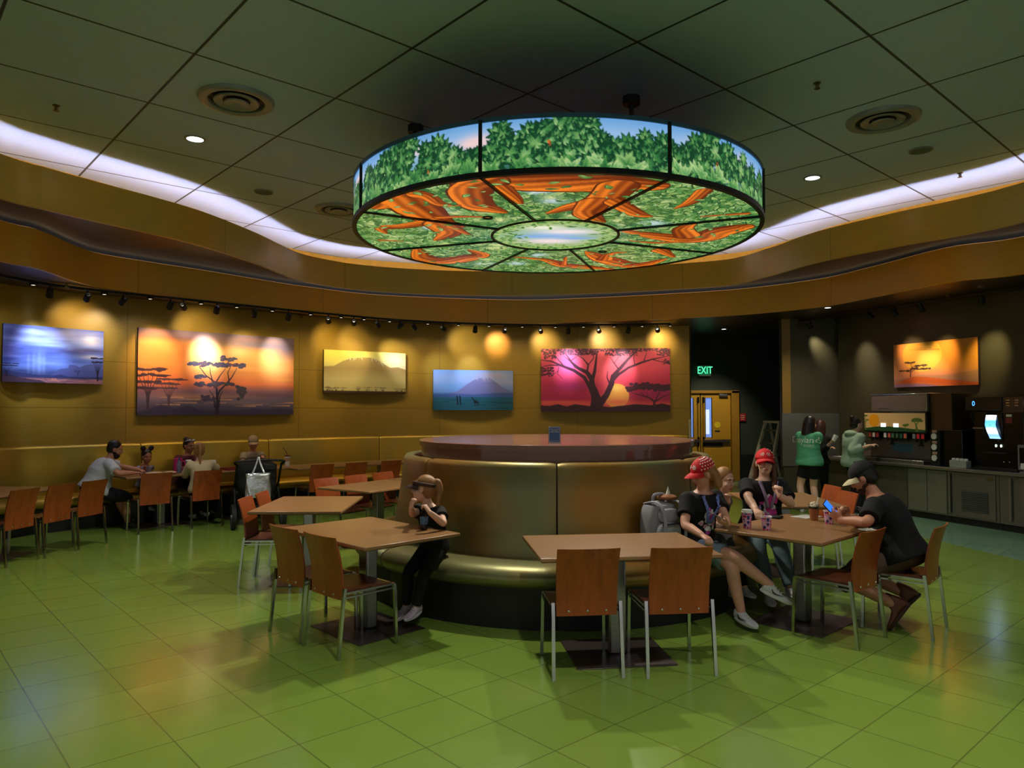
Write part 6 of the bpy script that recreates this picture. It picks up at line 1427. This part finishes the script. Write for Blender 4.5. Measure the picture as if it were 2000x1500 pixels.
# -- man in the black cap
m9 = person('man in a black cap and tee bent over a glowing phone', (3.05, 5.725, .565), 138, 25, 0, .96, 1.16, tz=.79, hyaw=150, hpitch=30, hs=.98, hfwd=.02,
    arms={'L': (PP(1672, 1042, 5.45), PP(1640, 1016, 5.72)), 'R': (PP(1700, 1030, 6.1), PP(1656, 1010, 5.86))}, legs={'L': (PP(1652, 1082, 5.75), PP(1748, 1182, 5.66)), 'R': (PP(1665, 1075, 6.05), PP(1768, 1160, 5.90))}, skin=SK2, voxel=.0068, curl={'L': 48, 'R': 48}, palm={'L': (.5, .5, .3), 'R': (-.5, -.6, .3)}, handdir={'L': (-.55, .3, .62), 'R': (-.6, .1, .6)})
shirt(m9, BLKT, .44, .018, flare=.12); pants(m9, cloth('brown_shorts', 84, 62, 46), .52, .016, .02, 'shorts'); hair(m9, DKH, 'short'); baseball_cap(m9, M('black_cap_cloth', C(20, 19, 21), rough=.8), M('cream_brim', C(214, 200, 160), rough=.7))
add_part(m9, 'beard', MB().ell((0, .036, -.082), (.056, .056, .046), 16, 10).ell((0, .012, -.056), (.068, .05, .034), 16, 8).xf(m9.HM), M('red_brown_beard', C(70, 34, 20), rough=.8, bump=.6, bs=200), vox=.007, sm=2)
BOOT = M('brown_boot_leather', C(104, 56, 34), rough=.45, bump=.2, bs=60)
for k, d_ in (('L', (-.42, .22, -.72)), ('R', (-.50, .25, -.62))): shoe(m9, k, d_, BOOT, M('boot_sole', C(60, 36, 26), rough=.7) if k == 'L' else bpy.data.materials['boot_sole'], up=(-.4, .3, .6), L=1.15, high=.06, name='boot')
q, d, n, x = m9.hand['L']; phone_at(q+d*.10+n*.024, (-.62, .12, .72), (.42, -.72, .50), 'phone with a bright blue screen held by the man in the black cap', M('blue_phone_screen', (.02, .16, .95, 1), emit=1.3, var=.05))
# -- girl
g6 = person('girl in a visor and black clothes with her chin in her hands', (-.64, 6.02, .565), -128, 12, 0, .72, 1.0, tz=.79, hyaw=172, hpitch=-2, hs=.88, hroll=6,
    arms={'R': (PP(790, 1024, 5.66), PP(803, 990, 5.70)), 'L': (PP(856, 1026, 5.55), PP(838, 1000, 5.62))}, legs={'L': (PP(835, 1090, 5.66), PP(813, 1186, 5.76)), 'R': (PP(800, 1085, 5.76), PP(793, 1184, 5.86))}, skin=SK4, voxel=.006, curl={'R': 62, 'L': 50}, palm={'R': (.4, .3, .2), 'L': (-.5, .2, .6)}, handdir={'R': (.25, .12, .95), 'L': (-.5, .2, .75)})
o = shirt(g6, BLKT, .30, .014, flare=.02); pants(g6, cloth('black_leggings', 15, 15, 16), .96, .008, .002, 'leggings'); hair(g6, BLN, 'pony', .17); baseball_cap(g6, M('dark_visor', C(64, 40, 28), rough=.6), crown=False)
for k, d_ in (('L', (-.45, -.8, -.12)), ('R', (-.5, -.7, -.25))): shoe(g6, k, d_, M('pale_pink_sneaker', C(186, 168, 184), rough=.6) if k == 'L' else bpy.data.materials['pale_pink_sneaker'], SOLE, L=1.1)
# -- child half hidden between the two red caps
c13 = person('child half hidden behind the woman in the polka-dot cap, raising a hand', (1.86, 6.66, .56), -40, 8, 0, .74, 1.05, hyaw=-60, hpitch=10, hs=.88, arms={'L': (PP(1432, 1010, 6.25), PP(1422, 982, 6.2)), 'R': (PP(1385, 1010, 6.3), PP(1400, 1030, 6.1))}, legs={'L': (PP(1450, 1070, 6.15), PP(1455, 1150, 6.25)), 'R': (PP(1420, 1070, 6.15), PP(1425, 1150, 6.25))}, skin=SK4, voxel=.008, curl={'L': 55, 'R': 30}, handdir={'L': (0, -.1, 1)})
shirt(c13, cloth('grey_tee', 120, 110, 104), .4, .012); pants(c13, BLKT, .95, .01); hair(c13, BLN, 'short')
for k in 'LR': shoe(c13, k, (.3, -.8, 0), SNK, SOLE, L=.95)
# -- three at the counter
GRN = M('green_sweater', C(74, 156, 112), rough=.85, var=.10, vs=3, stretch=(1, 1, 9), bump=.3, bs=30, col2=C(96, 176, 138))
def stand(x, y, face, H, s=None):
    s = s or H/1.70; return (x, y, .90*s), s
pl, s = stand(4.90, 12.05, 62, 1.60)
w10 = person('woman in a green lettered sweater and black shorts standing at the steel counter', pl, 30, 2, 0, s, 1.16, hyaw=25, hpitch=6, arms={'R': (PP(1612, 878, 12.2), PP(1582, 850, 12.35)), 'L': (PP(1550, 890, 12.2), PP(1580, 890, 12.5))}, legs={'L': ((4.80, 12.2, .45), (4.79, 12.08, .075)), 'R': ((4.99, 12.15, .45), (4.99, 12.02, .075))}, skin=SK4, voxel=.011, detail=False, curl={'R': 40})
o = shirt(w10, GRN, .86, .030, t0=-.16, flare=.05, hem=.0, name='sweater', vox=.012); pants(w10, BLKT, .30, .014, .02, 'shorts', .012); hair(w10, DKH, 'long', .22, .011)
for txt, zz_, sz in (('Disneyland', .72, .15), ('RESORT', .53, .05)):
    b = text_mb(txt, sz, sx=.85); bm = bmesh.new(); bm.from_mesh(b.mesh('tmp', None, 0, False)); bmesh.ops.triangulate(bm, faces=bm.faces); bmesh.ops.subdivide_edges(bm, edges=[e for e in bm.edges if e.calc_length() > .03], cuts=2); b2 = MB(); b2.add([v.co.copy() for v in bm.verts], [tuple(v.index for v in f.verts) for f in bm.faces] if not bm.verts.index_update() else []); bm.free()
    decal(w10, o, b2, w10.spine(zz_)-w10.r2*(.04 if sz > .1 else -.10), w10.r2, w10.u, -w10.f2, M('sweater_lettering', C(214, 226, 206), rough=.8) if sz > .1 else bpy.data.materials['sweater_lettering'], 'lettering', .006)
for k in 'LR': shoe(w10, k, (.4, .9, 0), M('black_white_shoe', C(60, 60, 60), rough=.6, col2=C(190, 190, 190), var=.4, vs=14) if k == 'L' else bpy.data.materials['black_white_shoe'], SOLE)
pl, s = stand(5.30, 12.62, 40, 1.52)
w11 = person('dark-haired woman in black half hidden behind the green sweater, holding a white cup', pl, 30, 4, 0, s, 1.0, hyaw=40, hpitch=12, arms={'R': (PP(1610, 880, 12.4), PP(1621, 866, 12.3)), 'L': (PP(1600, 880, 12.8), PP(1620, 875, 12.6))}, legs={'L': ((5.2, 12.75, .45), (5.22, 12.7, .075)), 'R': ((5.38, 12.6, .45), (5.38, 12.55, .075))}, skin=SK4, voxel=.011, detail=False)
shirt(w11, BLKT, .92, .018, name='shirt', vox=.012, hem=0); pants(w11, BLKT, .95, .012, .004, vox=.012); hair(w11, RDH, 'long', .16, .011)
for k in 'LR': shoe(w11, k, (.7, .7, 0), BLACK, BLACK)
q, d, n, x = w11.hand['R']; t = thing('paper_cup', 'white paper cup in the hand of the dark-haired woman at the counter', 'cup', q+d*.09+Vector((0, 0, -.03)), 0, None); b = MB().lathe([(.030, 0), (.042, .115), (.039, .115), (.001, .11)], 20); b.xf(Matrix.Rotation(.5, 4, 'Y')); b.obj('cup', WHITE, t)
pl, s = stand(5.66, 12.12, 15, 1.58)
MINT = cloth('mint_hoodie', 150, 174, 152, var=.05)
w12 = person('woman in a mint hoodie and black trousers facing the soda fountain', pl, 12, 4, 0, s, 1.06, hyaw=10, hpitch=12, arms={'R': (PP(1672, 880, 11.92), PP(1692, 872, 11.85)), 'L': (PP(1680, 880, 12.3), PP(1700, 870, 12.2))}, legs={'L': ((5.72, 12.25, .45), (5.68, 12.22, .075)), 'R': ((5.72, 12.05, .45), (5.68, 12.02, .075))}, skin=SK4, voxel=.011, detail=False)
o = shirt(w12, MINT, .90, .034, t0=-.22, flare=.08, hem=0, name='hoodie', vox=.012); pants(w12, BLKT, .96, .012, .004, vox=.012); hair(w12, DKH, 'bun', vox=.011)
b = MB().ell((0, 0, 0), (.13, .09, .06), 16, 10); b.v = [w12.spine(.97)+w12.r2*v.x-w12.f2*(.07-v.y)+w12.u*v.z for v in b.v]; add_part(w12, 'hood', b, MINT, parent=o)
for k in 'LR': shoe(w12, k, (1, .1, 0), BLACK, BLACK)
# -- family at the left
WTE = cloth('white_tee', 196, 196, 204, var=.05)
m1 = person('heavy bearded man in a white tee leaning over the family table', (-5.86, 10.26, .585), 40, 26, 0, .90, 1.36, tz=.80, hyaw=22, hpitch=16, hs=.97, arms={'R': (PP(232, 940, 10.12), PP(262, 934, 10.30)), 'L': (PP(262, 930, 10.75), PP(276, 928, 10.72))}, legs={'R': ((-5.45, 10.45, .53), (-5.46, 10.42, .08)), 'L': ((-5.75, 10.75, .53), (-5.62, 10.72, .08))}, skin=SK2, voxel=.010, detail=False, curl={'R': 40, 'L': 40})
shirt(m1, WTE, .42, .020, flare=.12, vox=.012); pants(m1, cloth('navy_shorts', 26, 28, 40), .50, .018, .02, 'shorts', .012); hair(m1, DKH, 'short', vox=.011)
add_part(m1, 'beard', MB().ell((0, .030, -.080), (.064, .062, .060), 16, 10).ell((0, .012, -.05), (.074, .05, .034), 16, 8).xf(m1.HM), M('black_beard', C(24, 15, 12), rough=.8, bump=.6, bs=200), vox=.009, sm=2)
for k in 'LR': shoe(m1, k, (.7, .6, 0), BLACK, BLACK)
c2 = person('small child in a round-eared black headband behind the bearded man', (-5.61, 11.17, .55), -35, 6, 0, .60, 1.0, hyaw=-40, hpitch=10, hs=.86, arms={'R': (PP(262, 930, 11.1), PP(275, 912, 11.0)), 'L': (PP(285, 925, 11.2), PP(283, 915, 11.05))}, legs={'L': ((-5.45, 11.25, .52), (-5.40, 11.2, .22)), 'R': ((-5.55, 11.08, .52), (-5.45, 11.05, .22))}, skin=SK3, voxel=.010, detail=False)
shirt(c2, cloth('navy_white_shirt', 60, 50, 110, col2=C(190, 180, 200), var=.3, vs=12), .6, .012); pants(c2, BLKT, .9, .01); hair(c2, DKH, 'ears')
for k in 'LR': shoe(c2, k, (.7, -.4, 0), WHITE, WHITE)
w3 = person('woman in a maroon top with sunglasses on her dark hair, holding a blue cup', (-5.16, 11.59, .575), -42, 6, 0, .82, 1.1, tz=.80, hyaw=-30, hpitch=8, hs=.92, arms={'R': (PP(340, 925, 11.4), PP(362, 922, 11.25)), 'L': (PP(392, 925, 11.5), PP(374, 918, 11.3))}, legs={'L': ((-4.72, 11.5, .5), (-4.7, 11.45, .1)), 'R': ((-4.85, 11.32, .5), (-4.8, 11.3, .1))}, skin=SK3, voxel=.010)
shirt(w3, cloth('maroon_top', 92, 34, 44), .85, .016, hem=0, vox=.012); pants(w3, BLKT, .95, .01, vox=.012); hair(w3, DKH, 'bun', vox=.011)
for k in 'LR': shoe(w3, k, (.7, -.7, 0), BLACK, BLACK)
b = MB()
for q in (-1, 1): b.ell((q*.036, .062, .108), (.03, .012, .02), 12, 8); b.tube([(q*.066, .05, .108), (q*.088, -.03, .07)], .004, 6)
b.tube([(-.01, .07, .11), (.01, .07, .11)], .004, 6); add_part(w3, 'sunglasses', b.xf(w3.HM), M('pale_shades', C(190, 190, 200), rough=.15))
q, d, n, x = w3.hand['L']; t = thing('drink_cup', 'blue cup with a white lid held by the woman in maroon', 'cup', (q+d*.075)+Vector((0, -.03, -.04))); MB().lathe([(.034, 0), (.044, .15), (.001, .15)], 20).obj('cup', M('blue_cup', C(36, 46, 130), rough=.4), t); MB().lathe([(.046, .148), (.046, .162), (.034, .175), (.001, .175)], 20).obj('lid', WHITE, t)
CRM = cloth('cream_sweatshirt', 206, 184, 146, var=.05)
w4 = person('ponytailed blonde woman in a cream sweatshirt seated with her back to us', (-4.545, 10.69, .545), 137, 8, 0, .80, 1.05, tz=.80, hyaw=118, hpitch=10, hs=.95, arms={'L': (PP(366, 960, 10.7), PP(368, 940, 10.9)), 'R': (PP(436, 950, 11.0), PP(410, 942, 11.15))}, legs={'L': ((-4.95, 11.1, .52), (-4.85, 11.15, .08)), 'R': ((-4.8, 11.3, .52), (-4.7, 11.3, .08))}, skin=SK1, voxel=.010, detail=False)
o = shirt(w4, CRM, .90, .030, t0=-.18, flare=.04, hem=0, name='sweatshirt', vox=.012); pants(w4, BLKT, .95, .012, vox=.012); hair(w4, BLN, 'pony', .16, .010)
for k in 'LR': shoe(w4, k, (-.7, .7, 0), SNK, SOLE)
m5 = person('man in a beige cap and tan tee on the wall bench behind the stroller', (-4.40, 12.37, .575), -50, 6, 0, .82, 1.12, tz=.80, hyaw=-68, hpitch=10, hs=.96, arms={'R': (PP(470, 930, 12.1), PP(480, 940, 11.9)), 'L': (PP(535, 930, 12.0), PP(515, 935, 11.8))}, legs={'L': ((-3.86, 12.0, .52), (-3.90, 11.95, .08)), 'R': ((-4.15, 11.9, .52), (-4.2, 11.9, .08))}, skin=SK2, voxel=.010)
shirt(m5, cloth('tan_tee', 150, 134, 110), .40, .016, vox=.012); pants(m5, cloth('khaki_shorts', 92, 80, 66), .5, .016, .018, 'shorts', .012); hair(m5, BRN, 'short', vox=.011); baseball_cap(m5, M('beige_cap_cloth', C(160, 134, 104), rough=.8))
for k in 'LR': shoe(m5, k, (.5, -.8, 0), SNK, SOLE)
